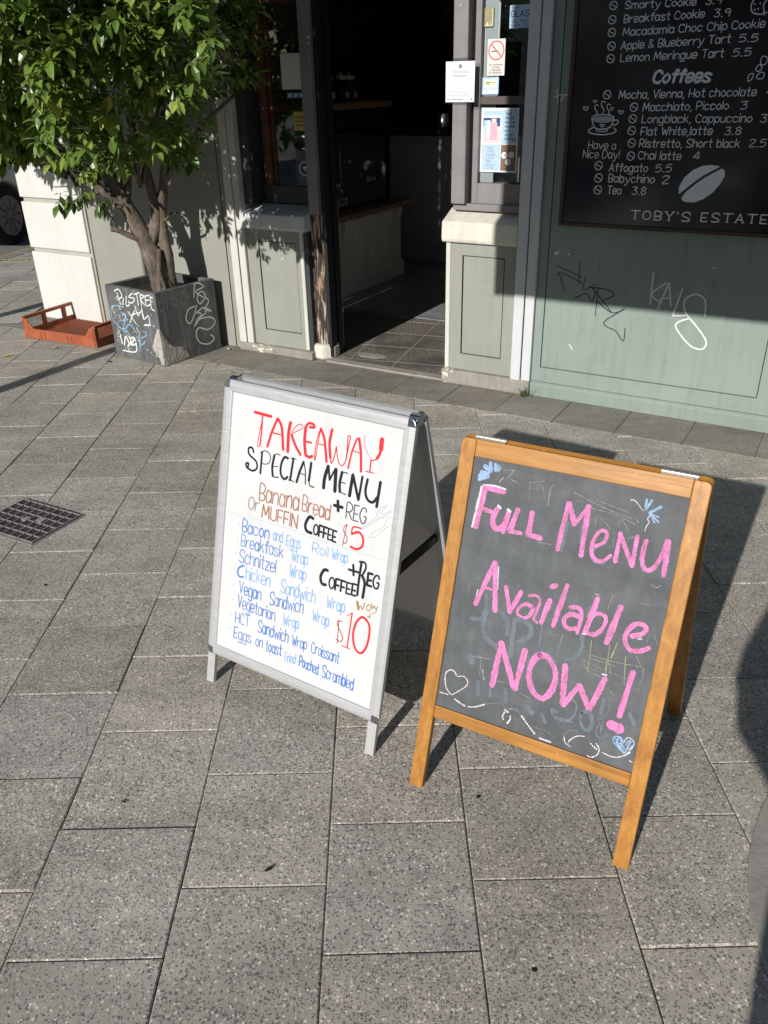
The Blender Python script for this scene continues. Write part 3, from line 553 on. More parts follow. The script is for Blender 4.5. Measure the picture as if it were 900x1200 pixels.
CPF = [(-1.301, 0.845), (-1.215, 0.83), (-1.13, 0.816), (-1.044, 0.801), (-0.958, 0.786), (-0.885, 0.797), (-0.812, 0.808), (-0.738, 0.82), (-0.665, 0.831), (-0.623, 0.817), (-0.582, 0.803), (-0.54, 0.789), (-0.498, 0.775), (-0.458, 0.752), (-0.417, 0.728), (-0.376, 0.704), (-0.336, 0.681), (-0.275, 0.698), (-0.214, 0.714), (-0.152, 0.73), (-0.091, 0.747), (-0.043, 0.764), (0.005, 0.78), (0.052, 0.797), (0.1, 0.814), (0.146, 0.8), (0.191, 0.786), (0.236, 0.772), (0.282, 0.758), (0.31, 0.8), (0.338, 0.841), (0.367, 0.883), (0.395, 0.924), (0.429, 0.977), (0.463, 1.03), (0.497, 1.084), (0.531, 1.137), (0.578, 1.158), (0.624, 1.179), (0.671, 1.2), (0.718, 1.221), (0.734, 1.255), (0.749, 1.289), (0.764, 1.323), (0.78, 1.357), (0.774, 1.398), (0.768, 1.44), (0.763, 1.482), (0.757, 1.523), (0.774, 1.602), (0.79, 1.68), (0.807, 1.759), (0.824, 1.838), (0.81, 1.965), (0.797, 2.092), (0.784, 2.218), (0.77, 2.345), (0.632, 2.398), (0.493, 2.45), (0.354, 2.503), (0.216, 2.555), (-0.032, 2.544), (-0.281, 2.532), (-0.53, 2.52), (-0.778, 2.509), (-0.97, 2.39), (-1.162, 2.272), (-1.353, 2.154), (-1.545, 2.035), (-1.583, 1.858), (-1.622, 1.68), (-1.66, 1.502), (-1.698, 1.325), (-1.599, 1.205), (-1.499, 1.085), (-1.4, 0.965)]
SCR = [(-0.285, 1.265, 0.022, 0.009, 0.6, 'black oblong scrap on the slab left of the signs, near the bottom'), (0.282, 1.011, 0.012, 0.01, 0.2, 'round black speck on the slab below the chalkboard'), (0.219, 1.462, 0.01, 0.009, 0, 'black gum spot below the chalkboard'), (-1.239, 2.498, 0.012, 0.012, 0, 'black speck on the slab below the drain cover'), (-1.777, 5.197, 0.03, 0.025, 0, 'dark speck in front of the planter left corner'), (-0.677, 1.475, 0.014, 0.005, -0.3, 'thin dark twig scrap on a slab left of the whiteboard legs')]
# ================================================================== materials
def paver_mat(name, base, dark, light, amt=1.0, scale=215):
    x = NT(name); P = x.pos()
    at = x.n('ShaderNodeAttribute'); at.attribute_name = 'slab'; at.attribute_type = 'GEOMETRY'
    sep = x.n('ShaderNodeSeparateColor'); x.l(at.outputs['Color'], sep.inputs[0])
    r1, r2, r3 = sep.outputs[0], sep.outputs[1], sep.outputs[2]
    wn = x.noise(P, 60, 3)
    v = x.voronoi(P, scale); v2 = x.voronoi(P, scale * 0.62)
    v.inputs['Randomness'].default_value = 1.0
    sc1 = x.n('ShaderNodeSeparateColor'); x.l(v.outputs['Color'], sc1.inputs[0])
    sc2 = x.n('ShaderNodeSeparateColor'); x.l(v2.outputs['Color'], sc2.inputs[0])
    # matrix colour
    big = x.noise(P, 2.2, 4, 0.6)
    mot = x.noise(P, 14, 5, 0.6)
    c = x.mix(x.ramp(mot, [(0.3, 0.0), (0.7, 1.0)]), tuple(k * 0.86 for k in base), tuple(min(1, k * 1.12) for k in base))
    # stones small
    dm = x.math('LESS_THAN', v.outputs['Distance'], x.math('ADD', 0.36, x.math('MULTIPLY', sc1.outputs[2], 0.24)))
    stone = x.ramp(sc1.outputs[0], [(0.0, dark), (0.42, tuple(k * 1.5 for k in dark)), (0.50, base), (0.74, tuple(min(1, k * 1.25) for k in base)), (0.84, light), (0.93, tuple(min(1, k * 1.6) for k in light)), (0.97, (0.40, 0.28, 0.18)), (1.0, (0.5, 0.42, 0.32))], 'CONSTANT')
    show = x.math('GREATER_THAN', x.math('ADD', sc1.outputs[1], x.math('MULTIPLY', r2, 0.62)), 0.48)
    c = x.mix(x.math('MULTIPLY', x.math('MULTIPLY', dm, show), 0.78 * amt), c, stone)
    # a few bigger ones
    dm2 = x.math('LESS_THAN', v2.outputs['Distance'], 0.42)
    show2 = x.math('GREATER_THAN', sc2.outputs[1], 0.80)
    st2 = x.ramp(sc2.outputs[0], [(0.0, dark), (0.55, tuple(k * 2 for k in base)), (0.8, light)], 'CONSTANT')
    c = x.mix(x.math('MULTIPLY', x.math('MULTIPLY', dm2, show2), 0.85 * amt), c, st2)
    # per-slab tone, grime patches
    tone = x.math('ADD', 0.89, x.math('MULTIPLY', r1, 0.2))
    c = x.mix(1.0, c, tone, 'MULTIPLY')
    warm = x.mix(r3, (1.0, 1.0, 1.0), (1.03, 0.995, 0.95))
    c = x.mix(1.0, c, warm, 'MULTIPLY')
    c = x.mix(1.0, c, x.ramp(big, [(0.3, 0.84), (0.68, 1.1)]), 'MULTIPLY')
    gum = x.noise(P, 3.1, 6, 0.75, 0.2)
    c = x.mix(x.ramp(gum, [(0.66, 0.0), (0.74, 0.45)]), c, tuple(k * 0.55 for k in base))
    gs = x.voronoi(x.mapping(P, (1, 1, 0.001)), 3.4); gsc = x.n('ShaderNodeSeparateColor'); x.l(gs.outputs['Color'], gsc.inputs[0])
    wob = x.math('ADD', gs.outputs['Distance'], x.math('MULTIPLY', x.noise(P, 45, 3), 0.035))
    lim = x.math('ADD', 0.035, x.math('MULTIPLY', gsc.outputs[1], 0.04))
    spot = x.math('MULTIPLY', x.math('LESS_THAN', wob, lim), x.math('GREATER_THAN', gsc.outputs[0], 0.5))
    c = x.mix(x.math('MULTIPLY', spot, x.math('ADD', 0.2, x.math('MULTIPLY', gsc.outputs[2], 0.4))), c, (0.10, 0.095, 0.09))
    streak = x.noise(x.mapping(P, (1.2, 5, 1), (0, 0, 0.9)), 1.3, 5, 0.7)
    c = x.mix(1.0, c, x.ramp(streak, [(0.32, 0.82), (0.6, 1.05)]), 'MULTIPLY')
    h = x.math('ADD', x.math('MULTIPLY', x.math('MULTIPLY', dm, show), 0.6), x.math('MULTIPLY', wn, 0.6))
    x.bump(h, 0.35 * amt + 0.1, 0.002)
    return x.set(c, x.ramp(mot, [(0.2, 0.62), (0.8, 0.85)]), 0.0, 0.3)

PAVER = paver_mat('exposed_aggregate', (0.425, 0.402, 0.36), (0.125, 0.122, 0.118), (0.62, 0.6, 0.56))
PAVER_B = paver_mat('border_aggregate', (0.265, 0.25, 0.222), (0.10, 0.088, 0.085), (0.42, 0.40, 0.365), 0.6)
JOINT = paint('joint_sand', (0.22, 0.19, 0.155), 0.95, 0.3, 40, bump=0.3)
ASPH = paint('asphalt', (0.20, 0.195, 0.19), 0.9, 0.18, 60, bump=0.4)
GROUND = paint('ground_bitumen', (0.12, 0.118, 0.115), 0.9, 0.15, 30, bump=0.3)
CONC = paint('concrete_patch', (0.30, 0.285, 0.26), 0.85, 0.16, 9, dirt=(0.5, 0.48, 0.45), dirt_amt=0.4, bump=0.2)
KERB = paint('kerb_stone', (0.24, 0.23, 0.21), 0.85, 0.15, 14, bump=0.2)
YELLOW = paint('yellow_road_paint', (0.62, 0.36, 0.06), 0.7, 0.2, 30, dirt=(0.3, 0.25, 0.15), dirt_amt=0.6)
WHITEB = paint('stone_block_paint', (0.635, 0.64, 0.61), 0.75, 0.04, 3, dirt=(0.5, 0.48, 0.40), dirt_amt=0.35, bump=0.12)
GROOVE = paint('pier_groove', (0.40, 0.40, 0.34), 0.8, 0.1, 6)
GREYW = paint('grey_green_wall', (0.305, 0.31, 0.272), 0.7, 0.06, 3, dirt=(0.22, 0.22, 0.18), dirt_amt=0.3, bump=0.08)
PANELG = paint('grey_green_panel', (0.295, 0.31, 0.272), 0.6, 0.06, 4, dirt=(0.2, 0.2, 0.17), dirt_amt=0.35, bump=0.07, chips=(0.7, 0.68, 0.6), chip_t=0.79)
TRIM = paint('pale_trim', (0.60, 0.60, 0.55), 0.6, 0.06, 5, dirt=(0.35, 0.33, 0.28), dirt_amt=0.4, bump=0.08, chips=(0.25, 0.23, 0.2), chip_t=0.8)
TRIMB = paint('pale_shade_blue_trim', (0.58, 0.61, 0.63), 0.6, 0.05, 5, dirt=(0.33, 0.33, 0.31), dirt_amt=0.3, bump=0.08)  # blue tint paints in the cool shade on the right pilaster
SILLM = paint('sill_cement', (0.66, 0.64, 0.56), 0.8, 0.08, 12, dirt=(0.4, 0.37, 0.3), dirt_amt=0.5, bump=0.2)
PLINTH = paint('plinth_cement', (0.30, 0.285, 0.25), 0.9, 0.15, 14, dirt=(0.15, 0.13, 0.11), dirt_amt=0.6, bump=0.4, chips=(0.72, 0.66, 0.52), chip_t=0.63)
CHARC = paint('charcoal_paint', (0.045, 0.046, 0.052), 0.5, 0.2, 12, chips=(0.6, 0.58, 0.54), chip_t=0.74, bump=0.12)
CHARCW = paint('weathered_grey_paint', (0.235, 0.225, 0.225), 0.6, 0.1, 8, dirt=(0.12, 0.11, 0.11), dirt_amt=0.4, chips=(0.75, 0.73, 0.68), chip_t=0.76, bump=0.1)
GREEN = paint('sage_green_paint', (0.25, 0.31, 0.275), 0.62, 0.08, 2.2, dirt=(0.15, 0.18, 0.158), dirt_amt=0.55, bump=0.12, chips=(0.72, 0.74, 0.68), chip_t=0.815)
GREEND = paint('groove_shadow_paint', (0.10, 0.13, 0.115), 0.8, 0.1, 6)
BROWNW = paint('brown_window_wood', (0.12, 0.05, 0.025), 0.5, 0.3, 14, bump=0.1)
TRANSOM = paint('dark_transom_paint', (0.10, 0.08, 0.075), 0.5, 0.15, 10, chips=(0.4, 0.38, 0.35), chip_t=0.78)
BLACKP = flat('black_post', (0.018, 0.018, 0.02), 0.5)
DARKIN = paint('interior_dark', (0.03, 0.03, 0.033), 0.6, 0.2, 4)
DARKFLOOR = paint('interior_floor', (0.27, 0.28, 0.295), 0.35, 0.25, 6)
COUNTERW = paint('counter_tile', (0.86, 0.83, 0.76), 0.5, 0.08, 6, dirt=(0.3, 0.26, 0.2), dirt_amt=0.4)
WOODT = paint('wood_top', (0.30, 0.18, 0.09), 0.45, 0.2, 10)
def rotten():
    x = NT('rotten_timber'); v = x.mapping(x.obj, (40, 40, 5))
    a = x.noise(v, 1.2, 5, 0.7, 0.6)
    c = x.ramp(a, [(0.40, (0.03, 0.03, 0.032)), (0.50, (0.05, 0.045, 0.04)), (0.54, (0.26, 0.14, 0.07)), (0.6, (0.45, 0.4, 0.33)), (0.66, (0.58, 0.55, 0.49)), (0.74, (0.06, 0.055, 0.05))])
    x.bump(a, 0.9, 0.02)
    return x.set(c, 0.85)
ROT = rotten()
def tile_mat():
    x = NT('brown_floor_tile'); n1 = x.noise(x.obj, 62, 5, 0.7)
    big = x.noise(x.obj, 3.5, 3)
    f = x.math('MULTIPLY', x.ramp(n1, [(0.45, 0), (0.58, 1)]), x.ramp(big, [(0.38, 0), (0.56, 1)]))
    c = x.mix(f, (0.115, 0.105, 0.095), (0.30, 0.27, 0.22))
    x.bump(n1, 0.2, 0.01)
    return x.set(c, 0.55)
TILE = tile_mat()
GROUT = flat('tile_grout', (0.33, 0.30, 0.26), 0.9)
def glass_mat(name, tint=(0.9, 0.93, 0.93), gl=1.0):
    x = NT(name); x.t.nodes.remove(x.p)
    tr = x.n('ShaderNodeBsdfTransparent'); tr.inputs[0].default_value = (*tint, 1)
    g = x.n('ShaderNodeBsdfGlossy'); g.inputs['Roughness'].default_value = 0.02
    fr = x.n('ShaderNodeFresnel'); fr.inputs[0].default_value = 1.5
    mx = x.n('ShaderNodeMixShader'); x.l(x.math('MULTIPLY', fr.outputs[0], gl), mx.inputs[0])
    x.l(tr.outputs[0], mx.inputs[1]); x.l(g.outputs[0], mx.inputs[2]); x.l(mx.outputs[0], x.out.inputs[0])
    return x.m
GLASS = glass_mat('window_glass', gl=1.8); GLASSD = glass_mat('dusty_window_glass', (0.55, 0.56, 0.55))
def metal(name, c, rough=0.35, met=0.9):
    x = NT(name); nz = x.noise(x.mapping(x.obj, (6, 6, 90)), 3, 4)
    return x.set(x.ramp(nz, [(0.3, tuple(v * 0.92 for v in c)), (0.7, c)]), x.ramp(nz, [(0.3, rough), (0.7, rough + 0.1)]), met)
ALU = metal('brushed_aluminium', (0.58, 0.59, 0.60), 0.42, 0.5)
ALUD = metal('aluminium_leg', (0.6, 0.61, 0.61), 0.4, 0.45)
CHROME = metal('plated_corner', (0.45, 0.47, 0.52), 0.18, 1.0)
STEEL = metal('hinge_steel', (0.75, 0.73, 0.70), 0.3, 0.8)
BLACKPL = flat('black_plastic', (0.012, 0.012, 0.014), 0.35)
WBOARD = paint('whiteboard_film', (0.635, 0.645, 0.655), 0.28, 0.03, 5, dirt=(0.52, 0.53, 0.55), dirt_amt=0.5, bump=0.01, spec=0.45)
WBACK = paint('pale_back_board', (0.78, 0.78, 0.77), 0.6, 0.06, 3)
def wood_mat(name, along):
    x = NT(name)
    sc_ = {'x': (2.5, 38, 38), 'z': (38, 38, 2.5)}[along]
    v = x.mapping(x.obj, sc_)
    a = x.noise(v, 1.6, 5, 0.62, 0.35); b = x.noise(v, 6.0, 3); big = x.noise(x.obj, 6, 3)
    c = x.ramp(a, [(0.25, (0.26, 0.10, 0.018)), (0.45, (0.41, 0.18, 0.032)), (0.62, (0.50, 0.235, 0.048)), (0.8, (0.58, 0.30, 0.075))])
    c = x.mix(x.ramp(b, [(0.4, 0.0), (0.7, 0.35)]), c, (0.30, 0.13, 0.03))
    c = x.mix(1.0, c, x.ramp(big, [(0.3, 0.86), (0.7, 1.08)]), 'MULTIPLY')
    sc2 = x.noise(x.obj, 55, 2, 0.5); c = x.mix(x.ramp(sc2, [(0.74, 0), (0.77, 0.7)]), c, (0.72, 0.52, 0.30))
    x.bump(a, 0.12, 0.004)
    return x.set(c, x.ramp(b, [(0.3, 0.33), (0.7, 0.48)]), 0.0, 0.45)
WOODX = wood_mat('honey_wood_rail', 'x'); WOODZ = wood_mat('honey_wood_stile', 'z')
def board_mat():
    x = NT('chalkboard_surface')
    sm = x.noise(x.mapping(x.obj, (3, 3, 7), (0, 0.5, 0)), 1.6, 6, 0.6, 0.8)
    st = x.noise(x.mapping(x.obj, (26, 26, 3), (0, 0.25, 0)), 1.5, 5, 0.6)
    fi = x.noise(x.obj, 160, 2)
    f = x.math('ADD', x.math('MULTIPLY', x.ramp(sm, [(0.35, 0), (0.75, 1)]), 0.6), x.math('MULTIPLY', x.ramp(st, [(0.45, 0), (0.8, 1)]), 0.45))
    c = x.mix(f, (0.072, 0.080, 0.088), (0.145, 0.157, 0.168))
    c = x.mix(x.ramp(fi, [(0.62, 0.0), (0.75, 0.18)]), c, (0.3, 0.3, 0.3))
    return x.set(c, 0.62, 0.0, 0.35)
BOARD = board_mat()
def chalk(name, c, cover=0.5, soft=0.16, under=(0.11, 0.12, 0.13)):
    x = NT(name); n1 = x.noise(x.obj, 190, 4, 0.75); n2 = x.noise(x.mapping(x.obj, (60, 60, 14)), 1.5, 3)
    f = x.math('ADD', x.math('MULTIPLY', n1, 0.6), x.math('MULTIPLY', n2, 0.4))
    fac = x.ramp(f, [(cover - soft, 0.0), (cover + soft * 0.4, 1.0)])
    cc = x.ramp(n2, [(0.3, tuple(v * 0.9 for v in c)), (0.7, tuple(min(1, v * 1.1) for v in c))])
    return x.set(x.mix(fac, under, cc), 0.95, 0.0, 0.1)
CH = {'p': chalk('pink_chalk', (0.74, 0.235, 0.50), 0.50, 0.17, (0.30, 0.15, 0.235)), 'b': chalk('blue_chalk', (0.30, 0.44, 0.66), 0.44), 'w': chalk('pale_chalk', (0.62, 0.60, 0.68), 0.42),
      'g': chalk('ghost_chalk', (0.165, 0.20, 0.23), 0.5, 0.3), 'n': chalk('thin_chalk', (0.36, 0.36, 0.34), 0.5), 'y': chalk('yellowish_chalk', (0.33, 0.32, 0.22), 0.48), 'd': chalk('dot_chalk', (0.74, 0.66, 0.68), 0.36)}
def ink(name, c, rough=0.4): return flat(name, c, rough)
INK = {'r': ink('red_marker', (0.68, 0.035, 0.045)), 'k': ink('black_marker', (0.018, 0.018, 0.024)), 'm': ink('maroon_marker', (0.40, 0.05, 0.08)), 'n': ink('brown_marker', (0.36, 0.17, 0.11)),
       'e': ink('dark_grey_marker', (0.08, 0.08, 0.085)), 'g': ink('grey_marker', (0.30, 0.25, 0.25)), 'B': ink('deep_blue_marker', (0.085, 0.21, 0.56)), 'u': ink('blue_marker', (0.20, 0.39, 0.70)),
       'f': ink('pencil_grey', (0.33, 0.33, 0.34)), 't': ink('faint_green_line', (0.42, 0.58, 0.54)), 'o': ink('ochre_marker', (0.36, 0.20, 0.08))}
BOARDGL = NT('menu_gloss_black')
BOARDGL = BOARDGL.set((0.010, 0.010, 0.012), BOARDGL.ramp(BOARDGL.noise(BOARDGL.obj, 4, 4), [(0.3, 0.09), (0.7, 0.2)]), 0.0, 1.0)
MENUC = {'c': flat('menu_print', (0.82, 0.82, 0.82), 0.4), 'G': flat('menu_grey_fill', (0.42, 0.46, 0.49), 0.4), 'l': flat('menu_logo_print', (0.84, 0.86, 0.9), 0.4)}
SPRAY = {'w': flat('white_tag_ink', (0.70, 0.74, 0.70), 0.6), 'k': flat('black_tag_ink', (0.04, 0.05, 0.05), 0.6), 'b': flat('blue_tag_ink', (0.22, 0.42, 0.58), 0.6), 'g': flat('grey_tag_ink', (0.22, 0.22, 0.22), 0.6)}
PAPER = flat('white_paper', (0.80, 0.80, 0.82), 0.5)
PAPERC = flat('cream_sticker', (0.76, 0.74, 0.68), 0.5)
TXT = {'k': flat('print_black', (0.05, 0.05, 0.07), 0.6), 'h': flat('print_grey', (0.34, 0.34, 0.40), 0.6), 'r': flat('print_red', (0.66, 0.10, 0.12), 0.6), 'n': flat('print_navy', (0.03, 0.08, 0.25), 0.6), 'p': flat('print_pink', (0.72, 0.42, 0.55), 0.6), 's': flat('print_sky', (0.45, 0.62, 0.78), 0.6),
       'w': flat('print_white', (0.8, 0.8, 0.8), 0.6), 'c': flat('print_cream', (0.75, 0.72, 0.55), 0.6), 'd': flat('print_brown', (0.20, 0.14, 0.11), 0.6), 'o': flat('print_pale_pink', (0.78, 0.62, 0.6), 0.6)}
SKYB = flat('sky_blue_sticker', (0.48, 0.66, 0.86), 0.5)
GOLD = paint('gold_sticker', (0.34, 0.30, 0.17), 0.5, 0.2, 20)
YELP = flat('yellow_paper', (0.62, 0.50, 0.12), 0.6)
NAVY = flat('navy_sticker', (0.05, 0.09, 0.22), 0.5)
PLANTM = paint('planter_black_paint', (0.105, 0.108, 0.112), 0.65, 0.3, 8, dirt=(0.26, 0.26, 0.26), dirt_amt=0.7, bump=0.15, chips=(0.32, 0.32, 0.33), chip_t=0.73)
PLASTER = paint('exposed_plaster', (0.42, 0.40, 0.36), 0.9, 0.25, 24, dirt=(0.2, 0.18, 0.16), dirt_amt=0.8, bump=0.9, chips=(0.05, 0.05, 0.05), chip_t=0.66)
SOIL = paint('soil', (0.03, 0.024, 0.018), 1.0, 0.4, 60, bump=1.0)
CRATE = paint('orange_plastic', (0.36, 0.10, 0.042), 0.55, 0.2, 14, dirt=(0.12, 0.045, 0.025), dirt_amt=0.6, chips=(0.45, 0.25, 0.15), chip_t=0.78)
IRON = paint('cast_iron', (0.05, 0.042, 0.048), 0.6, 0.25, 30, dirt=(0.2, 0.15, 0.1), dirt_amt=0.4, bump=0.2)
IRONL = paint('worn_iron', (0.24, 0.225, 0.22), 0.5, 0.25, 40, bump=0.2)
def bark():
    x = NT('fig_bark'); v = x.mapping(x.obj, (22, 22, 9)); a = x.noise(v, 1.5, 6, 0.65, 0.5); b = x.noise(x.obj, 8, 4)
    c = x.mix(x.ramp(b, [(0.35, 0), (0.65, 1)]), x.ramp(a, [(0.3, (0.05, 0.036, 0.028)), (0.7, (0.14, 0.11, 0.088))]), x.ramp(a, [(0.3, (0.09, 0.068, 0.054)), (0.7, (0.27, 0.22, 0.18))]))
    x.bump(a, 0.9, 0.015); return x.set(c, 0.85)
BARK = bark()
def leaf():
    x = NT('fig_leaf'); at = x.n('ShaderNodeAttribute'); at.attribute_name = 'tint'
    sep = x.n('ShaderNodeSeparateColor'); x.l(at.outputs['Color'], sep.inputs[0])
    c = x.ramp(sep.outputs[0], [(0.0, (0.05, 0.09, 0.022)), (0.4, (0.12, 0.195, 0.04)), (0.75, (0.22, 0.31, 0.06)), (0.95, (0.30, 0.38, 0.085)), (1.0, (0.46, 0.46, 0.09))])
    x.set(c, 0.30, 0.0, 0.55)
    tr = x.n('ShaderNodeBsdfTranslucent'); x.l(x.mix(1.0, c, (1.6, 1.9, 0.7), 'MULTIPLY'), tr.inputs[0])
    mx = x.n('ShaderNodeMixShader'); mx.inputs[0].default_value = 0.12
    x.l(x.p.outputs[0], mx.inputs[1]); x.l(tr.outputs[0], mx.inputs[2]); x.l(mx.outputs[0], x.out.inputs[0])
    return x.m
LEAF = leaf()
# ================================================================== the setting
def struct(o): o['kind'] = 'structure'; return o
g = MB(); g.add([(-300, -300, -0.13), (300, -300, -0.13), (300, 300, -0.13), (-300, 300, -0.13)], [(0, 1, 2, 3)])
struct(g.build('ground', GROUND))
# pavement: every slab is a chamfered block on a mortar bed
UY = -0.00129605
PW, PD, PU0, PV0 = 0.33013648, 0.33612957, -0.81205035, 1.05549624
def side_edge(x, y):     # >0 on the pavement side of the side-street kerb
    d = Vector((math.cos(R(75)), math.sin(R(75)))); p = Vector((x + 4.02, y - 9.3))
    return p.x * d.y - p.y * d.x
def clip(poly, f):
    out = []
    for i in range(len(poly)):
        a, b = poly[i], poly[(i + 1) % len(poly)]; fa, fb = f(*a), f(*b)
        if fa >= 0: out.append(a)
        if (fa >= 0) != (fb >= 0):
            t = fa / (fa - fb); out.append((a[0] + (b[0] - a[0]) * t, a[1] + (b[1] - a[1]) * t))
    return out
def fac_n(x, y): return Vector((x, y, 0)).dot(FN) - D0
def fac_s(x, y): return Vector((x, y, 0)).dot(FS) - S0
class Slabs:
    def __init__(s): s.v = []; s.f = []; s.c = []
    def add(s, poly, gap=0.0011, ch=0.0028, hz=0.0015, tilt=0.0012):
        n = len(poly)
        if n < 3: return
        cx = sum(p[0] for p in poly) / n; cy = sum(p[1] for p in poly) / n
        area = 0.5 * abs(sum(poly[i][0] * poly[(i + 1) % n][1] - poly[(i + 1) % n][0] * poly[i][1] for i in range(n)))
        if area < 0.0006: return
        if sum(poly[i][0] * poly[(i + 1) % n][1] - poly[(i + 1) % n][0] * poly[i][1] for i in range(n)) < 0: poly = poly[::-1]
        def inset(d):
            out = []
            for i in range(n):
                p0, p1, p2 = poly[i - 1], poly[i], poly[(i + 1) % n]
                def nrm(a, b):
                    dx, dy = b[0] - a[0], b[1] - a[1]; L = math.hypot(dx, dy) or 1e-9; return (-dy / L, dx / L)
                n1, n2 = nrm(p0, p1), nrm(p1, p2); k = 1 + n1[0] * n2[0] + n1[1] * n2[1]; k = max(k, 0.3)
                out.append((p1[0] + (n1[0] + n2[0]) / k * d, p1[1] + (n1[1] + n2[1]) / k * d))
            return out
        A = inset(gap); B = inset(gap + ch)
        h0 = random.uniform(-hz, hz); tx, ty = random.uniform(-tilt, tilt), random.uniform(-tilt, tilt)
        z = lambda p: h0 + (p[0] - cx) / 0.17 * tx + (p[1] - cy) / 0.17 * ty
        b = len(s.v)
        s.v += [(p[0], p[1], -0.03) for p in A] + [(p[0], p[1], z(p) - ch * 0.8) for p in A] + [(p[0], p[1], z(p)) for p in B]
        fs = [tuple(b + 2 * n + i for i in range(n))]
        for i in range(n):
            j = (i + 1) % n
            fs.append((b + i, b + j, b + n + j, b + n + i)); fs.append((b + n + i, b + n + j, b + 2 * n + j, b + 2 * n + i))
        s.f += fs; c = (random.random(), random.random(), random.random(), 1); s.c += [c] * len(fs)
    def build(s, name, mat):
        me = bpy.data.meshes.new(name); me.from_pydata(s.v, [], s.f); me.materials.append(mat)
        at = me.attributes.new('slab', 'FLOAT_COLOR', 'FACE')
        at.data.foreach_set('color', [x for c in s.c for x in c])
        me.update(); o = bpy.data.objects.new(name, me); col.objects.link(o); return struct(o)
BORD = -0.352
sl_ = Slabs(); cy_, sy_ = math.cos(UY), math.sin(UY)
for i in range(-24, 26):
    for j in range(-22, 40):
        a0, a1 = PU0 + i * PW, PU0 + (i + 1) * PW; b0 = PV0 + (j + (0.5 if i % 2 else 0.0)) * PD; b1 = b0 + PD
        poly = [(a * cy_ - b * sy_, a * sy_ + b * cy_) for a, b in ((a0, b0), (a1, b0), (a1, b1), (a0, b1))]
        cx, cy = poly[0]
        if math.hypot(cx, cy - 4) > 9.5: continue
        poly = clip(poly, lambda x, y: side_edge(x, y) - 0.16)
        if len(poly) > 2:
            beyond = all(fac_n(*p) > 0.02 for p in poly) and all(fac_s(*p) > -4.0 for p in poly)
            if beyond: continue
            inb = clip(poly, lambda x, y: BORD - fac_n(x, y)) if max(fac_s(*p) for p in poly) > -4.1 else poly
            if len(inb) > 2: sl_.add(inb, hz=0.0022)
pave = sl_.build('pavement', PAVER)
sb = Slabs()
s_ = -4.04 + 0.20
edges = [-4.40, -4.06] + [-3.74 + 0.331 * k for k in range(0, 30)]
for a, b in zip(edges, edges[1:]):
    q = [(a, BORD), (b, BORD), (b, 0.06), (a, 0.06)]
    sb.add([tuple(F3(s, n)[:2]) for s, n in q], gap=0.0014, hz=0.001, tilt=0.0006)
sb.build('pavement_border', PAVER_B)
bed = MB()
bp = [(-9, -6), (9, -6), (9, 4), (8.0, 14), (-2.2, 14)]
bed.add([(x, y, -0.007) for x, y in clip([(-9, -5.2), (9.5, -5.2), (9.5, 15), (-9, 15)], lambda x, y: side_edge(x, y) - 0.1)], [tuple(range(len(clip([(-9, -5.2), (9.5, -5.2), (9.5, 15), (-9, 15)], lambda x, y: side_edge(x, y) - 0.1))))])
struct(bed.build('mortar_bed', JOINT))
# round concrete pad cutting into the slabs at the lower right
cp_ = MB(); cx, cy, rr = 1.53, 0.93, 0.785
ring = [(cx + rr * (1 + 0.004 * math.sin(7 * a)) * math.cos(a), cy + rr * (1 + 0.004 * math.sin(5 * a)) * math.sin(a)) for a in [2 * math.pi * k / 72 for k in range(72)]]
cp_.prism(ring, 'z', -0.02, 0.0075)
struct(cp_.build('concrete_pad', CONC, bevel=0.003))
# side street
d75 = Vector((math.cos(R(75)), math.sin(R(75)), 0)); n75 = Vector((-d75.y, d75.x, 0)); K0 = Vector((-4.02, 9.3, 0))
def SP(u, v, z): return K0 + d75 * u + n75 * v + Vector((0, 0, z))
rd = MB(); rd.add([SP(-30, 0.0, -0.045), SP(40, 0.0, -0.045), SP(40, 8, -0.045), SP(-30, 8, -0.045)], [(0, 1, 2, 3)])
struct(rd.build('road', ASPH))
kb = MB()
for k in range(-22, 40):
    kb.add([SP(k * 0.9 + 0.004, -0.155, z) if q == 0 else SP(k * 0.9 + 0.896, -0.155, z) if q == 1 else SP(k * 0.9 + 0.896, 0.0, z) if q == 2 else SP(k * 0.9 + 0.004, 0.0, z) for z in (-0.1, 0.002) for q in range(4)],
           [(0, 3, 2, 1), (4, 5, 6, 7), (0, 1, 5, 4), (1, 2, 6, 5), (2, 3, 7, 6), (3, 0, 4, 7)])
struct(kb.build('kerb', KERB, bevel=0.008))
yl = MB(); yl.add([SP(-14, 0.10, -0.041), SP(25, 0.10, -0.041), SP(25, 0.185, -0.041), SP(-14, 0.185, -0.041)], [(0, 1, 2, 3)])
struct(yl.build('road_line', YELLOW))
mk = MB()
for k in range(7):
    u = -0.55 + k * 0.06; mk.add([Vector((u - 3.55, 8.85 + 0.02 * (k % 2), 0.006)) , Vector((u - 3.50, 8.84, 0.006)), Vector((u - 3.49, 8.90, 0.006)), Vector((u - 3.54, 8.91, 0.006))], [(0, 1, 2, 3)])
struct(mk.build('pavement_paint_mark', flat('lime_spray', (0.5, 0.52, 0.2), 0.8)))
fk = MB()
fr = MB(); fr.add([F3(-30, -13.5, -0.10), F3(40, -13.5, -0.10), F3(40, -6.35, -0.10), F3(-30, -6.35, -0.10)], [(0, 1, 2, 3)])
struct(fr.build('front_road', ASPH))
# ================================================================== the cafe building
bld = empty('cafe_building', F3(0, 0, 0), FY, 'painted corner cafe building with open doorway, sage green panel and white stone corner', 'building')
def part(name, mat, mb, bevel=0.004, parent=None, label=None, **k): return mb.build(name, mat, parent or bld, bevel=bevel, label=label, **k)
B = lambda *a: MB().box(*a)
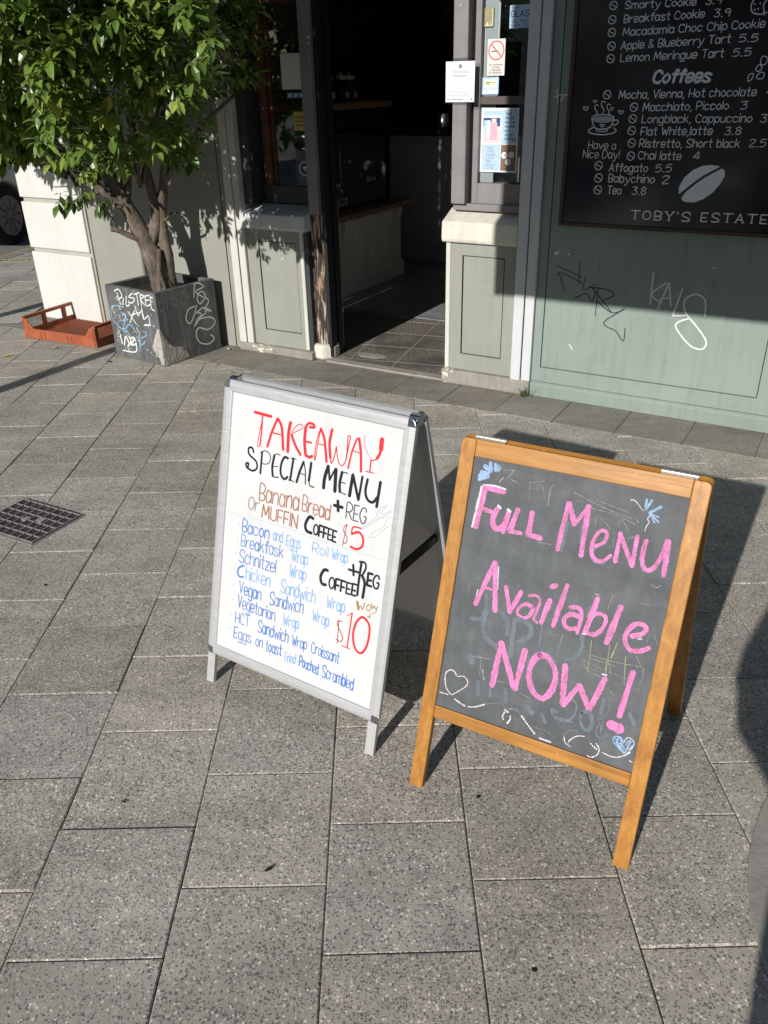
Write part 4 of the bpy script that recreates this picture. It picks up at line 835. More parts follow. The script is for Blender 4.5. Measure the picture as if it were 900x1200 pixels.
# corner pier with its white blocks
part('corner_pier', GROOVE, B(-4.035, -3.40, 0.0, 0.35, 0, 4.4))
zz = [0.03, 0.505, 0.535, 0.862, 0.892, 1.22, 1.25, 1.58, 1.61, 1.94, 1.97, 2.30, 2.33, 2.66, 2.69, 3.02, 3.05, 3.4]
for k in range(0, len(zz), 2):
    part('stone_block', WHITEB, B(-4.05, -3.415, -0.018, 0.33, zz[k] - (0.03 if k == 0 else 0), zz[k + 1]), 0.006)
part('side_wall', GREYW, B(-4.034, -3.8, 0.351, 9.0, 0, 4.4))
# plain wall beside it, with its vertical joint
part('wall_panel', GREYW, MB().box(-3.398, -2.155, 0.012, 0.3, 0, 4.4).box(-2.147, -2.082, 0.012, 0.3, 0, 4.4), 0.002)
# left pilaster: two strips and a shadow joint
def pilaster(a, b, mat, top=4.4, z0=0.055):
    w_ = b - a; mb = MB()
    mb.box(a, a + w_ * 0.50, -0.030, 0.25, z0, top); mb.box(a + w_ * 0.545, b, -0.024, 0.25, z0, top)
    return part('pilaster', mat, mb, 0.004)
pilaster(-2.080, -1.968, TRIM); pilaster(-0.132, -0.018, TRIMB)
part('plinth', PLINTH, MB().box(-2.085, -1.49, -0.035, 0.3, 0.0, 0.055), 0.008)
part('plinth', PLINTH, MB().box(-0.563, -0.016, -0.035, 0.3, 0.0, 0.085), 0.008)
# pedestals under the two windows
def pedestal(a, b, z0, z1, pa, pb, pz0, pz1, mat, edge, es):
    mb = MB()
    g = 0.006; d = 0.0
    # face built round a sunken-line panel: outer frame pieces and the centre panel
    mb.box(a, pa, d, 0.28, z0, z1); mb.box(pb, b, d, 0.28, z0, z1); mb.box(pa, pb, d, 0.28, z0, pz0); mb.box(pa, pb, d, 0.28, pz1, z1)
    o = part('pedestal', mat, mb, 0.0)
    part('panel', mat, MB().box(pa + g, pb - g, 0.0045, 0.27, pz0 + g, pz1 - g), 0.002, o)
    part('pedestal_back', DARKIN, MB().box(a, b, 0.2815, 0.292, z0, z1), 0.0, o)  # hidden slab added to stop sun slits through the panel gaps
    part('corner_strip', edge, MB().box(es[0], es[1], -0.008, 0.20, z0, z1), 0.006)
    return o
pedestal(-1.966, -1.53, 0.056, 0.792, -1.875, -1.585, 0.155, 0.722, PANELG, TRIM, (-1.552, -1.526))
pedestal(-0.532, -0.134, 0.086, 0.803, -0.458, -0.206, 0.178, 0.736, PANELG, TRIM, (-0.556, -0.528))
part('door_reveal', CHARC, B(-1.5255, -1.497, 0.004, 0.13, 0.05, 0.80), 0.003)
# sills
def sill(a, b, z0, z1, zt, mat, nb=0.13):
    mb = MB(); mb.prism([(-0.028, z0), (-0.034, z0 + 0.02), (-0.030, z1), (nb, zt), (nb, z0)], 'x', a, b)
    return part('sill', mat, mb, 0.008)
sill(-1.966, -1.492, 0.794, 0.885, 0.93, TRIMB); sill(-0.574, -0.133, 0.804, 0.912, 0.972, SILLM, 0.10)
# left window: frame, brown wood, glass
wf = part('window_frame', CHARC, MB().box(-1.966, -1.90, 0.06, 0.24, 0.93, 2.35).box(-1.90, -1.45, 0.13, 0.20, 0.93, 1.035).box(-1.90, -1.45, 0.13, 0.20, 2.22, 2.35).box(-1.968, -1.90, 0.02, 0.06, 0.93, 2.35), 0.004)
part('window_mullion', BROWNW, MB().box(-1.868, -1.815, 0.12, 0.19, 1.036, 2.22).box(-1.815, -1.795, 0.15, 0.18, 1.036, 2.22).box(-1.815, -1.60, 0.13, 0.185, 1.99, 2.03), 0.004, wf)
part('pane', GLASS, B(-1.80, -1.455, 0.158, 0.163, 1.036, 2.22), 0, wf)
part('window_post', CHARCW, B(-1.475, -1.402, 0.005, 0.12, 0.895, 2.35), 0.005, None, 'flaking pale post between window and doorway')
part('rotten_post', ROT, MB().prism([(-1.496, 0.04), (-1.43, 0.03), (-1.402, 0.05), (-1.402, 0.13), (-1.496, 0.13)], 'z', 0.05, 0.894), 0.006, None, 'weathered door post with bare splintered timber')
part('post_foot', SILLM, MB().prism([(-1.525, 0.01), (-1.43, 0.0), (-1.375, 0.05), (-1.375, 0.13), (-1.525, 0.13)], 'z', 0.0, 0.10), 0.02)
part('door_jamb', BLACKP, B(-1.401, -1.378, 0.035, 0.10, 0.02, 2.35), 0.004)
part('post_core', BLACKP, B(-1.494, -1.386, 0.132, 0.185, 0.02, 2.35), 0)  # hidden blocker added to stop sun leaking between post and jamb
part('door_board', WOODT, B(-1.455, -1.398, 0.195, 0.215, 0.05, 0.97), 0.004, None, 'brown board along the inside of the doorway')
part('board_cap', BLACKP, B(-1.465, -1.38, 0.185, 0.23, 0.972, 1.01), 0.003)
# right of the doorway
part('window_post', CHARCW, B(-0.535, -0.455, 0.0, 0.20, 1.0, 2.35), 0.005, None, 'grey flaking post right of the doorway')
wf2 = part('window_frame', CHARCW, MB().box(-0.440, -0.408, 0.055, 0.16, 1.0, 2.35).box(-0.408, -0.135, 0.055, 0.16, 1.0, 1.102).box(-0.408, -0.135, 0.055, 0.16, 2.0, 2.35).box(-0.455, -0.440, 0.10, 0.2, 1.0, 2.35).box(-0.535, -0.135, 0.03, 0.17, 0.965, 1.0), 0.003)
part('transom', TRANSOM, B(-0.408, -0.135, 0.06, 0.15, 1.476, 1.512), 0.003, wf2)
part('pane', GLASS, B(-0.409, -0.134, 0.088, 0.092, 1.102, 1.476), 0, wf2); part('pane', GLASS, B(-0.409, -0.134, 0.088, 0.092, 1.512, 2.0), 0, wf2)
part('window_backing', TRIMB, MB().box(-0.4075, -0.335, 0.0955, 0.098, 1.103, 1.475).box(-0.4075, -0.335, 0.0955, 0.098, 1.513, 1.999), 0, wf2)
part('window_strip', PAPER, MB().box(-0.4065, -0.400, 0.0925, 0.0950, 1.105, 1.47), 0, wf2); part('window_strip', PAPER, MB().box(-0.3345, -0.327, 0.0925, 0.0950, 1.515, 1.92), 0, wf2); part('window_strip', PAPER, MB().box(-0.4065, -0.400, 0.0925, 0.0950, 1.515, 1.84), 0, wf2)
part('inner_shelf', DARKIN, MB().box(-0.26, 0.2, 0.30, 0.6, 1.09, 1.115).box(-0.26, 0.2, 0.30, 0.6, 1.60, 1.62), 0, wf2)
# sage green wall right of the pilaster
gp = MB()
a, b, z0, z1 = 0.031, 1.158, 0.165, 2.05; gg = 0.004
gp.box(-0.016, a, 0.0, 0.25, 0.085, 2.3).box(b, 4.2, 0.0, 0.25, 0.085, 2.3).box(a, b, 0.0, 0.25, 0.085, z0).box(a, b, 0.0, 0.25, z1, 2.3)
gpo = part('green_wall', GREEN, gp, 0)
part('wall_back', DARKIN, MB().box(-0.016, 4.2, 0.2515, 0.262, 0.085, 2.3), 0, gpo)  # unseen slab added so no sun leaks through the panel groove
part('panel', GREEN, MB().box(a + gg, b - gg, 0.003, 0.24, z0 + gg, z1 - gg), 0.0015, gpo)
part('skirting', GREEN, MB().prism([(-0.016, 0.0), (-0.020, 0.07), (-0.006, 0.083), (0.2, 0.083), (0.2, 0.0)], 'x', -0.0155, 4.2), 0.004)
gi = Ink(lambda s, z, off: (s, -off + (0.003 if 0.036 < s < 1.15 else 0.0), z), 0.0007)
for c, wd, p in DATA['graf']: gi.stroke(c, wd, p)
gi.build(SPRAY, gpo, 'graffiti', {'w': ('graffiti', 'pale scratched tag reading KAYS'), 'k': ('graffiti', 'thin black scribbled tag')})
# upper storey and lintels (above the picture)
part('lintel', CHARC, B(-1.966, -0.134, 0.0, 0.3, 2.352, 2.62), 0.004)
part('upper_wall', GREYW, MB().box(-2.082, 4.2, 0.012, 0.3, 2.622, 4.4), 0.004)
part('green_fascia', GREEN, B(-0.014, 4.2, -0.01, 0.25, 2.302, 2.62), 0.004)
part('cornice', TRIM, MB().prism([(-0.16, 4.42), (-0.20, 4.5), (-0.20, 4.56), (0.35, 4.56), (0.35, 4.402), (-0.05, 4.402)], 'x', -4.15, 4.2), 0.004)
part('roof', GREYW, B(-4.03, 4.2, 0.36, 9.0, 4.2, 4.39), 0)
# unseen board added above the view over the right half to shade the green wall
aw = MB().box(-0.283, 4.2, -3.16, -3.10, 1.945, 4.1)
awo = part('awning_blind', CHARC, aw, 0.0, None, 'dark drop blind hanging across the front of the awning frame')
ar = MB()
for s_ in (-0.2, 1.9, 4.1): ar.box(s_, s_ + 0.06, -3.098, -0.002, 3.62, 3.70)
part('awning_arm', CHARC, ar, 0.004, awo)
# room behind the doorway
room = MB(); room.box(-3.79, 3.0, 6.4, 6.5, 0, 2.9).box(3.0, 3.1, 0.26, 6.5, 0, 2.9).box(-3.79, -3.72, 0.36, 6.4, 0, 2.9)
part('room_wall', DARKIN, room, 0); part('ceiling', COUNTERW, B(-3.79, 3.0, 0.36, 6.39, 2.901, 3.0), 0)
part('partition', COUNTERW, B(-0.12, -0.04, 0.62, 6.39, 0.0, 2.89), 0)  # unseen pale wall added to bounce floor light onto the counter
part('interior_floor', DARKFLOOR, B(-3.7, 3.0, 1.16, 6.4, -0.02, 0.018), 0)
# threshold tiles, set square to the doorway
gr = B(-1.40, -0.56, 0.02, 1.158, -0.02, 0.0132)
th = part('threshold', GROUT, gr, 0)
for i in range(-6, 4):
    for j in range(-1, 5):
        ang = R(11)
        cs = [(-1.35 + i * 0.315 + dx, -0.16 + j * 0.315 + dy) for dx, dy in ((0.0045, 0.0045), (0.3105, 0.0045), (0.3105, 0.3105), (0.0045, 0.3105))]
        ca, sa = math.cos(ang), math.sin(ang)
        cs = [(-0.95 + (x + 0.95) * ca - (y - 0.5) * sa, 0.5 + (x + 0.95) * sa + (y - 0.5) * ca) for x, y in cs]
        for f in (lambda x, y: x + 1.398, lambda x, y: -0.562 - x, lambda x, y: y - 0.045, lambda x, y: 1.155 - y): cs = clip(cs, f) if cs else cs
        if len(cs) > 2: part('floor_tile', TILE, MB().prism(cs, 'z', 0.0, 0.0145 + random.uniform(-0.0006, 0.0006)), 0.0015, th)
mp_ = MB(); mp_.prism([(-1.18 + 0.10 * math.cos(a) * (1 + 0.2 * math.sin(3 * a)), 0.19 + 0.055 * math.sin(a) * (1 + 0.25 * math.cos(2 * a))) for a in [k * math.pi / 10 for k in range(20)]], 'z', 0.012, 0.0175)
part('mortar_patch', CONC, mp_, 0.002, th)
part('door_step', PLINTH, MB().box(-1.40, -0.56, -0.012, 0.042, -0.02, 0.0125), 0.003)

# ================================================================== inside the cafe
def at(s, n, z=0.0): return F3(s, n, z)
ct = empty('serving_counter', at(-2.2, 1.4, 0.018), FY, 'low cream counter with scrolled brackets inside the doorway', 'counter')
cm = MB().box(-0.60, 0.0, 0.0, 1.05, 0.0, 0.60)
for k, z in enumerate((0.14, 0.29, 0.44)):
    pass
co = cm.build('counter_front', COUNTERW, ct)
tl = MB()
for r_ in range(3):
    for k in range(5):
        y0 = 0.02 + k * 0.22 - (0.11 if r_ % 2 else 0); y1 = y0 + 0.212
        y0 = max(0.01, y0); y1 = min(1.04, y1)
        if y1 - y0 > 0.03: tl.box(-0.01, 0.006, y0, y1, 0.155 + r_ * 0.145, 0.155 + r_ * 0.145 + 0.139)
tl.build('front_tiles', COUNTERW, ct, bevel=0.003)
MB().prism([(-0.02, 0.0), (0.022, 0.0), (0.022, 0.11), (0.008, 0.135), (-0.02, 0.135)], 'y', -0.02, 1.075).build('base_board', COUNTERW, ct, bevel=0.006)
MB().box(-0.62, 0.06, -0.05, 1.20, 0.602, 0.64).build('counter_top', WOODT, ct, bevel=0.006)
for y in (0.06, 0.93):
    MB().prism([(0.007, 0.599), (0.055, 0.599), (0.05, 0.54), (0.03, 0.47), (0.022, 0.40), (0.007, 0.33)], 'y', y, y + 0.055).build('bracket', COUNTERW, ct, bevel=0.008)
# display cabinet standing on the counter
cb = empty('display_cabinet', at(-2.3, 1.42, 0.66), FY, 'glass food display cabinet on the counter inside the doorway', 'display cabinet')
fr_ = MB(); W_, L_, Hc = 0.42, 1.0, 0.74
for x in (-W_, 0):
    for y in (0, L_): fr_.box(x - 0.012, x + 0.012, y - 0.012, y + 0.012, 0, Hc)
for z in (0.0, Hc - 0.03): fr_.box(-W_, 0.0, -0.012, 0.012, z, z + 0.025).box(-W_, 0.0, L_ - 0.012, L_ + 0.012, z, z + 0.025).box(-0.012, 0.012, 0, L_, z, z + 0.025)
fr_.build('frame', BLACKP, cb)
MB().box(-W_ - 0.02, 0.03, -0.03, L_ + 0.03, Hc, Hc + 0.045).build('top_board', WOODT, cb, bevel=0.005)
for z in (0.22, 0.48): MB().box(-W_ + 0.02, -0.02, 0.02, L_ - 0.02, z, z + 0.014).build('shelf', COUNTERW if z < 0.3 else WOODT, cb)
MB().box(-0.004, 0.0, 0.013, L_ - 0.013, 0.026, Hc - 0.031).build('pane', GLASS, cb)
MB().box(-W_ + 0.012, -0.013, 0.0, 0.004, 0.026, Hc - 0.031).build('pane', GLASS, cb)
wr = Ink(lambda y, z, off: (0.0015 + off, y, z), 0.0006)
for k, (t, y, z, l) in enumerate((('Pies', 0.10, 0.19, 0.13), ('Rolls', 0.10, 0.145, 0.15), ('Slice', 0.62, 0.19, 0.15), ('Quiche', 0.12, 0.075, 0.2), ('Salads', 0.12, 0.04, 0.2))):
    wr.word(t, 'w', 60, 320, int(y * 1e4), int(z * 1e4), int((y + l) * 1e4), int(z * 1e4))
wr.build(TXT, cb, 'lettering')
foods = [(0.25, 0.496, (0.34, 0.22, 0.10), 0.05), (0.52, 0.496, (0.42, 0.36, 0.26), 0.055), (0.30, 0.236, (0.30, 0.18, 0.07), 0.05), (0.62, 0.236, (0.42, 0.3, 0.14), 0.06), (0.4, 0.03, (0.45, 0.35, 0.2), 0.06), (0.72, 0.03, (0.25, 0.3, 0.12), 0.05)]
FL = ['brown pastry heap on the top cabinet shelf', 'pale food tub on the top cabinet shelf', 'dark baked roll on the middle cabinet shelf', 'round golden loaf on the middle cabinet shelf', 'yellow cake round on the cabinet floor', 'green salad bowl on the cabinet floor']
for k, (y, z, c, r_) in enumerate(foods):
    o = MB().lathe([(r_ * 0.7, 0), (r_, 0.02), (r_ * 1.02, 0.05), (r_ * 0.85, 0.075), (r_ * 0.4, 0.09), (0.004, 0.093)], seg=14).build('food_tub', paint('food_%d' % k, c, 0.6, 0.3, 30), None, smooth=True)
    o.location = at(-2.3 - 0.14, 1.42 + y, 0.66 + z); o.rotation_euler = (0, 0, FY); tag(o, FL[k], 'food', 'food in the cabinet')
# jars on the cabinet and a paper box
JAR = glass_mat('jar_glass', (0.75, 0.7, 0.6)); JF = paint('biscuit_filling', (0.20, 0.12, 0.05), 0.7, 0.4, 40)
JL = ['glass biscuit jar nearest the street on the display cabinet', 'glass biscuit jar with a square white tag on the display cabinet', 'glass biscuit jar third from the street on the display cabinet', 'glass biscuit jar at the far end of the display cabinet']
for k, y in enumerate((0.12, 0.28, 0.48, 0.60)):
    j = empty('biscuit_jar', at(-2.42, 1.42 + y, 0.66 + Hc + 0.0455), FY, JL[k], 'jar', 'jars on the display cabinet')
    MB().lathe([(0.055, 0), (0.058, 0.01), (0.058, 0.13), (0.045, 0.15), (0.045, 0.16)], seg=16).build('jar_body', JAR, j, smooth=True)
    MB().lathe([(0.05, 0.004), (0.05, 0.09 + 0.02 * (k % 2)), (0.03, 0.11)], seg=12).build('filling', JF, j, smooth=True)
    MB().lathe([(0.048, 0.161), (0.048, 0.185), (0.012, 0.195), (0.012, 0.21), (0.002, 0.212)], seg=14).build('lid', STEEL, j, smooth=True)
    MB().box(0.0575, 0.0595, -0.02, 0.02, 0.03, 0.075).build('tag', PAPER, j)
bx = empty('paper_stack', at(-2.55, 1.52, 1.62), FY, 'grey paper packet propped above the jars', 'packet')
MB().box(-0.02, 0.0, -0.05, 0.25, 0.0, 0.14).build('packet', COUNTERW, bx, bevel=0.004)
MB().box(-0.22, 0.02, -0.08, 0.30, -0.026, -0.001).build('wall_shelf', WOODT, bx, bevel=0.003)
MB().tube([(-0.2, -0.06, -0.026), (-0.2, -0.06, -0.175)], 0.008).tube([(-0.2, 0.28, -0.026), (-0.2, 0.28, -0.175)], 0.008).build('shelf_stand', BLACKP, bx)
wc = empty('white_cabinet', at(-2.26, 3.1, 0.018), FY, 'tall pale cabinet deep inside the doorway', 'cabinet')
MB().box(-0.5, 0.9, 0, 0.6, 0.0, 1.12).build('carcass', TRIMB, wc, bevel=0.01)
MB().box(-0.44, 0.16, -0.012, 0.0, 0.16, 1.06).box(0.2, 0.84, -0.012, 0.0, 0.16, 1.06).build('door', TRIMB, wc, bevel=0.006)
MB().box(-0.52, 0.92, -0.03, 0.62, 1.121, 1.17).build('worktop', BLACKP, wc, bevel=0.004)
tn = MB().lathe([(0.05, 0), (0.055, 0.02), (0.055, 0.12), (0.04, 0.125)], seg=14).build('steel_canister', STEEL, None, smooth=True)
tn.location = at(-2.16, 3.2, 1.189); tag(tn, 'small steel canister on the pale cabinet top', 'canister')
ne = empty('neon_sign', at(-2.23, 3.35, 1.96), FY, 'dim pink script sign on the dark back wall', 'sign')
NEON = flat('unlit_pink_tube', (0.16, 0.02, 0.05), 0.3)
nk = Ink(lambda x, z, off: (x, -off, z), 0.004)
nk.word('Wow!', 'n', 110, 900, 100, 100, 2300, 100, jit=0.1); nk.word('Treats', 'n', 80, 700, 100, 1250, 2300, 1250, jit=0.1)
nk.build({'n': NEON}, ne, 'tube_lettering')
MB().box(-0.02, 0.27, 0.0, 0.02, -0.02, 0.23).build('backing', DARKIN, ne)
MB().tube([(0.0, 0.01, 0.23), (0.0, 0.01, 0.92)], 0.003).tube([(0.25, 0.01, 0.23), (0.25, 0.01, 0.92)], 0.003).build('hanging_wire', BLACKP, ne)

# ================================================================== menu board on the green wall
mbd = empty('menu_board', at(0, 0, 0), FY, 'large glossy black cafe menu board in a brown frame on the green wall', 'menu board')
x0, x1, z0, z1 = 0.088, 1.52, 0.93, 2.26
MB().box(x0 + 0.02, x1 - 0.02, -0.033, -0.002, z0 + 0.018, z1 - 0.02).build('menu_panel', BOARDGL, mbd)
FRM = paint('dark_brown_frame', (0.055, 0.035, 0.025), 0.45, 0.2, 10)
MB().box(x0, x0 + 0.0195, -0.045, -0.001, z0, z1).box(x1 - 0.0195, x1, -0.045, -0.001, z0, z1).box(x0 + 0.02, x1 - 0.02, -0.045, -0.001, z0, z0 + 0.0175).box(x0 + 0.02, x1 - 0.02, -0.045, -0.001, z1 - 0.0195, z1).build('frame', FRM, mbd, bevel=0.003)
mk_ = Ink(lambda s, z, off: (s, -0.033 - off, z), 0.0005)
for t, c, wd, cap, a0, b0, a1, b1 in DATA['menuwords']:
    mk_.word(t, c, wd, cap, a0, b0, a1, b1, jit=0.12, slant=0.04 if t not in ('Coffees',) else 0.2)
for t, c, wd, cap, a0, b0, a1, b1 in DATA['menutitle']:
    mk_.word(t, c, wd, cap, a0, b0, a1, b1, jit=0.0, gap=3.6, serif=True)
for c, wd, p in DATA['menu']: mk_.stroke(c, wd, p)
for p in DATA['bean']: mk_.fill('l', p)
mk_.build(MENUC, mbd, 'lettering', {'l': ('logo', 'pale coffee bean emblem'), 'G': ('coffee_fill', None)})

# ================================================================== notices and stickers
def sheet(name, s0, s1, z0, z1, n, mat, label, cat, thick=0.0012, group=None):
    o = empty(name, at(s0, n, z0), FY, label, cat, group)
    MB().box(0, s1 - s0, -thick, 0, 0, z1 - z0).build('sheet', mat, o)
    return o, Ink(lambda x, z, off: (x, -thick - off, z), 0.0003), s1 - s0, z1 - z0
def W(i, t, c, x0, x1, z, cap, wd=None):
    i.word(t, c, int((wd or cap * 0.14) * 1e4), int(cap * 1e4), int(x0 * 1e4), int(z * 1e4), int(x1 * 1e4), int(z * 1e4), jit=0.05)
def scrib(i, c, x0, x1, z, wd):
    x = x0
    while x < x1 - 0.004:
        l = min(random.uniform(0.004, 0.012), x1 - x); i.ribbon(c, [(x, z), (x + l, z)], wd); x += l + 0.003
# check-in notice stuck to the door post
o, i, w_, h_ = sheet('checkin_notice', -0.572, -0.412, 1.490, 1.672, -0.002, PAPER, 'white printed notice with a round crest stuck on the door post', 'notice')
MB().box(-0.001, w_ + 0.001, -0.0006, 0.0, -0.012, h_ + 0.014).build('plastic_sleeve', glass_mat('clear_sleeve', (0.86, 0.86, 0.93)), o)
cxx = w_ / 2; i.ribbon('n', [(cxx + 0.007 * math.cos(a), h_ - 0.022 + 0.007 * math.sin(a)) for a in [k * math.pi / 8 for k in range(17)]], 0.004); i.rect('h', cxx - 0.004, cxx + 0.004, h_ - 0.026, h_ - 0.018)
for z, a in ((0.137, 0.04), (0.131, 0.034), (0.119, 0.036), (0.114, 0.045)): scrib(i, 'h', a, w_ - a, z, 0.0028)
for z in (0.048, 0.038, 0.029): i.rect('n', 0.016, 0.020, z - 0.002, z + 0.002); scrib(i, 'h', 0.025, w_ - 0.03, z, 0.0022)
scrib(i, 'n', 0.01, 0.10, 0.011, 0.003); i.rect('n', w_ - 0.018, w_ - 0.011, 0.008, 0.016)
i.build(TXT, o)
GN = 0.0875
o, i, w_, h_ = sheet('no_smoking_sign', -0.386, -0.292, 1.605, 1.765, GN, PAPERC, 'white no smoking sign with red ring behind the window glass', 'sign')
cxx, czz, rr = w_ / 2, h_ - 0.05, 0.040
i.ribbon('r', [(cxx + rr * math.cos(a), czz + rr * math.sin(a)) for a in [k * math.pi / 18 for k in range(37)]], 0.006); i.ribbon('r', [(cxx - rr * 0.7, czz + rr * 0.7), (cxx + rr * 0.7, czz - rr * 0.7)], 0.006)
i.rect('k', cxx - 0.026, cxx + 0.006, czz - 0.006, czz - 0.001); i.rect('r', cxx + 0.010, cxx + 0.014, czz - 0.006, czz - 0.001)
i.ribbon('h', smooth_poly([(cxx + 0.008, czz + 0.022), (cxx + 0.012, czz + 0.014), (cxx + 0.02, czz + 0.01), (cxx + 0.022, czz + 0.004)]), 0.002)
for t, z, a in (('NO SMOKING', 0.044, 0.010), ('WITHIN', 0.032, 0.026), ('4 METRES', 0.020, 0.018), ('OF DOORWAY', 0.008, 0.010)): W(i, t, 'k', a, w_ - a, z, 0.0075, 0.0014)
i.build(TXT, o)
o, i, w_, h_ = sheet('glazier_sticker', -0.276, -0.145, 1.806, 1.902, GN, SKYB, 'sky blue GLASS sticker at the top of the window', 'sticker')
W(i, 'GLASS', 'n', 0.006, w_ - 0.004, 0.048, 0.024, 0.004); W(i, 'Apex', 'n', 0.008, 0.05, 0.082, 0.009); W(i, 'TEL: 9550 65', 'n', 0.008, w_ - 0.01, 0.024, 0.012); W(i, '0414 338', 'n', 0.008, w_ - 0.02, 0.006, 0.012)
i.build(TXT, o)
o, i, w_, h_ = sheet('gold_sticker', -0.441, -0.360, 1.818, 1.899, GN, GOLD, 'square gold sticker at the top left of the window', 'sticker')
i.ribbon('c', [(0.006, 0.006), (w_ - 0.006, 0.006), (w_ - 0.006, h_ - 0.006)], 0.003); i.rect('w', 0.045, 0.052, 0.008, 0.018); i.build(TXT, o)
o, i, w_, h_ = sheet('card_sticker', -0.429, -0.320, 1.521, 1.597, GN, SKYB, 'small blue and cream sticker below the no smoking sign', 'sticker')
i.rect('w', 0.004, 0.04, 0.004, 0.018); i.rect('w', 0.05, w_ - 0.008, 0.006, 0.022); i.rect('c', 0.032, w_ - 0.012, 0.032, 0.066, 0.00035); i.off = 0
i.lift = 0.0006; scrib(i, 'k', 0.04, 0.066, 0.054, 0.004); scrib(i, 'k', 0.04, 0.062, 0.046, 0.003); scrib(i, 'h', 0.075, 0.09, 0.053, 0.005); i.build(TXT, o)
o, i, w_, h_ = sheet('drinks_poster', -0.408, -0.202, 1.156, 1.459, GN, PAPER, 'drinks poster with photos of pink bottles in the lower window', 'poster')
hx, hz = w_ * 0.56, h_ * 0.45
i.rect('n', 0.012, hx - 0.01, h_ - 0.085, h_ - 0.045); i.rect('s', 0.012, hx, h_ - 0.035, h_ - 0.012); i.rect('o', 0.012, hx, hz + 0.003, h_ - 0.10)
i.rect('s', hx, w_ - 0.006, hz, h_ - 0.006); i.rect('d', hx, w_ - 0.006, 0.008, hz - 0.004); i.rect('s', 0.008, hx - 0.004, 0.008, hz - 0.004)
i.lift = 0.0007
i.rect('p', 0.052, 0.090, hz + 0.018, hz + 0.10); i.rect('o', 0.058, 0.084, hz + 0.10, hz + 0.118); i.rect('w', 0.034, 0.052, hz + 0.04, hz + 0.11); i.rect('s', 0.016, 0.034, hz + 0.05, hz + 0.11)
for k, t in enumerate(('TARO', 'FRAPPE', 'MATCHA', 'FRAPPE', 'RED', 'VELVET', 'FRAPPE')): W(i, t, 'n', hx + 0.018, hx + 0.018 + 0.0085 * len(t), h_ - 0.032 - k * 0.0195, 0.010, 0.002)
for k, t in enumerate(('TARO', 'LATTE', 'MATCHA', 'LATTE', 'RED', 'VELVET', 'LATTE')): W(i, t, 'h', 0.034, 0.034 + 0.0085 * len(t), hz - 0.024 - k * 0.0165, 0.009, 0.0018)
i.ribbon('r', [(w_ - 0.022, hz + 0.014), (w_ - 0.012, hz + 0.02)], 0.008)
for x, z in ((hx + 0.02, 0.082), (hx + 0.058, 0.085), (hx + 0.042, 0.05)):
    i.ribbon('w', [(x + 0.008 * math.cos(a), z + 0.008 * math.sin(a)) for a in [k * math.pi / 8 for k in range(17)]], 0.017)
i.build(TXT, o)
# bottle standing inside the right window
bt = MB().lathe([(0.018, 0), (0.020, 0.006), (0.020, 0.075), (0.010, 0.10), (0.009, 0.118), (0.011, 0.12), (0.011, 0.132)], seg=14).build('glass_bottle', glass_mat('pale_bottle_glass', (0.7, 0.78, 0.74)), None, smooth=True)
bt.location = at(-0.232, 0.36, 1.116); tag(bt, 'small glass bottle on the shelf inside the right window', 'bottle')
# left window
LN = 0.1555
o = MB().box(0, 0.14, -0.0012, 0, 0, 0.184).build('window_notice', PAPER, None); o.location = at(-1.714, LN, 1.56); o.rotation_euler = (0, 0, FY); tag(o, 'blank white sheet inside the dark window behind the tree', 'notice')
o, i, w_, h_ = sheet('card_label', -1.685, -1.556, 1.513, 1.546, LN, NAVY, 'narrow payment strip sticker under the window sheet', 'sticker')
for k in range(3): i.rect('s' if k < 2 else 'c', 0.006 + k * 0.042, 0.038 + k * 0.042, 0.006, 0.027)
i.build(TXT, o)
o, i, w_, h_ = sheet('yellow_notice', -1.648, -1.558, 1.342, 1.444, LN, YELP, 'yellow paper slip in the left window', 'notice')
for k in range(3): scrib(i, 'd', 0.015, w_ - 0.015, 0.028 + k * 0.022, 0.007)
i.build(TXT, o)
o = empty('round_sticker', at(-1.587, LN, 1.133), FY, 'round navy sticker with white cup mark on the left window', 'sticker')
MB().lathe([(0.042, -0.0014), (0.042, 0.0)], seg=28, axis='y').build('disc', TXT['o'], o)
i = Ink(lambda x, z, off: (x, -0.0014 - off, z), 0.0003)
i.fill('n', [int(v * 1e4) for a in [k * math.pi / 14 for k in range(28)] for v in (0.034 * math.cos(a), 0.034 * math.sin(a))])
i.lift = 0.0007; i.rect('w', -0.014, 0.014, -0.002, 0.014); i.rect('w', -0.010, 0.010, -0.010, -0.006); i.build(TXT, o, 'emblem')
# ================================================================== A-frame signs
def lean_fn(L, ln, gap, back):
    S, C = math.sin(ln), math.cos(ln)
    yb = 2 * L * S + gap
    if back: return lambda s, t, off: (s, yb - (t * S - off * C), t * C + off * S)
    return lambda s, t, off: (s, t * S - off * C, t * C + off * S)
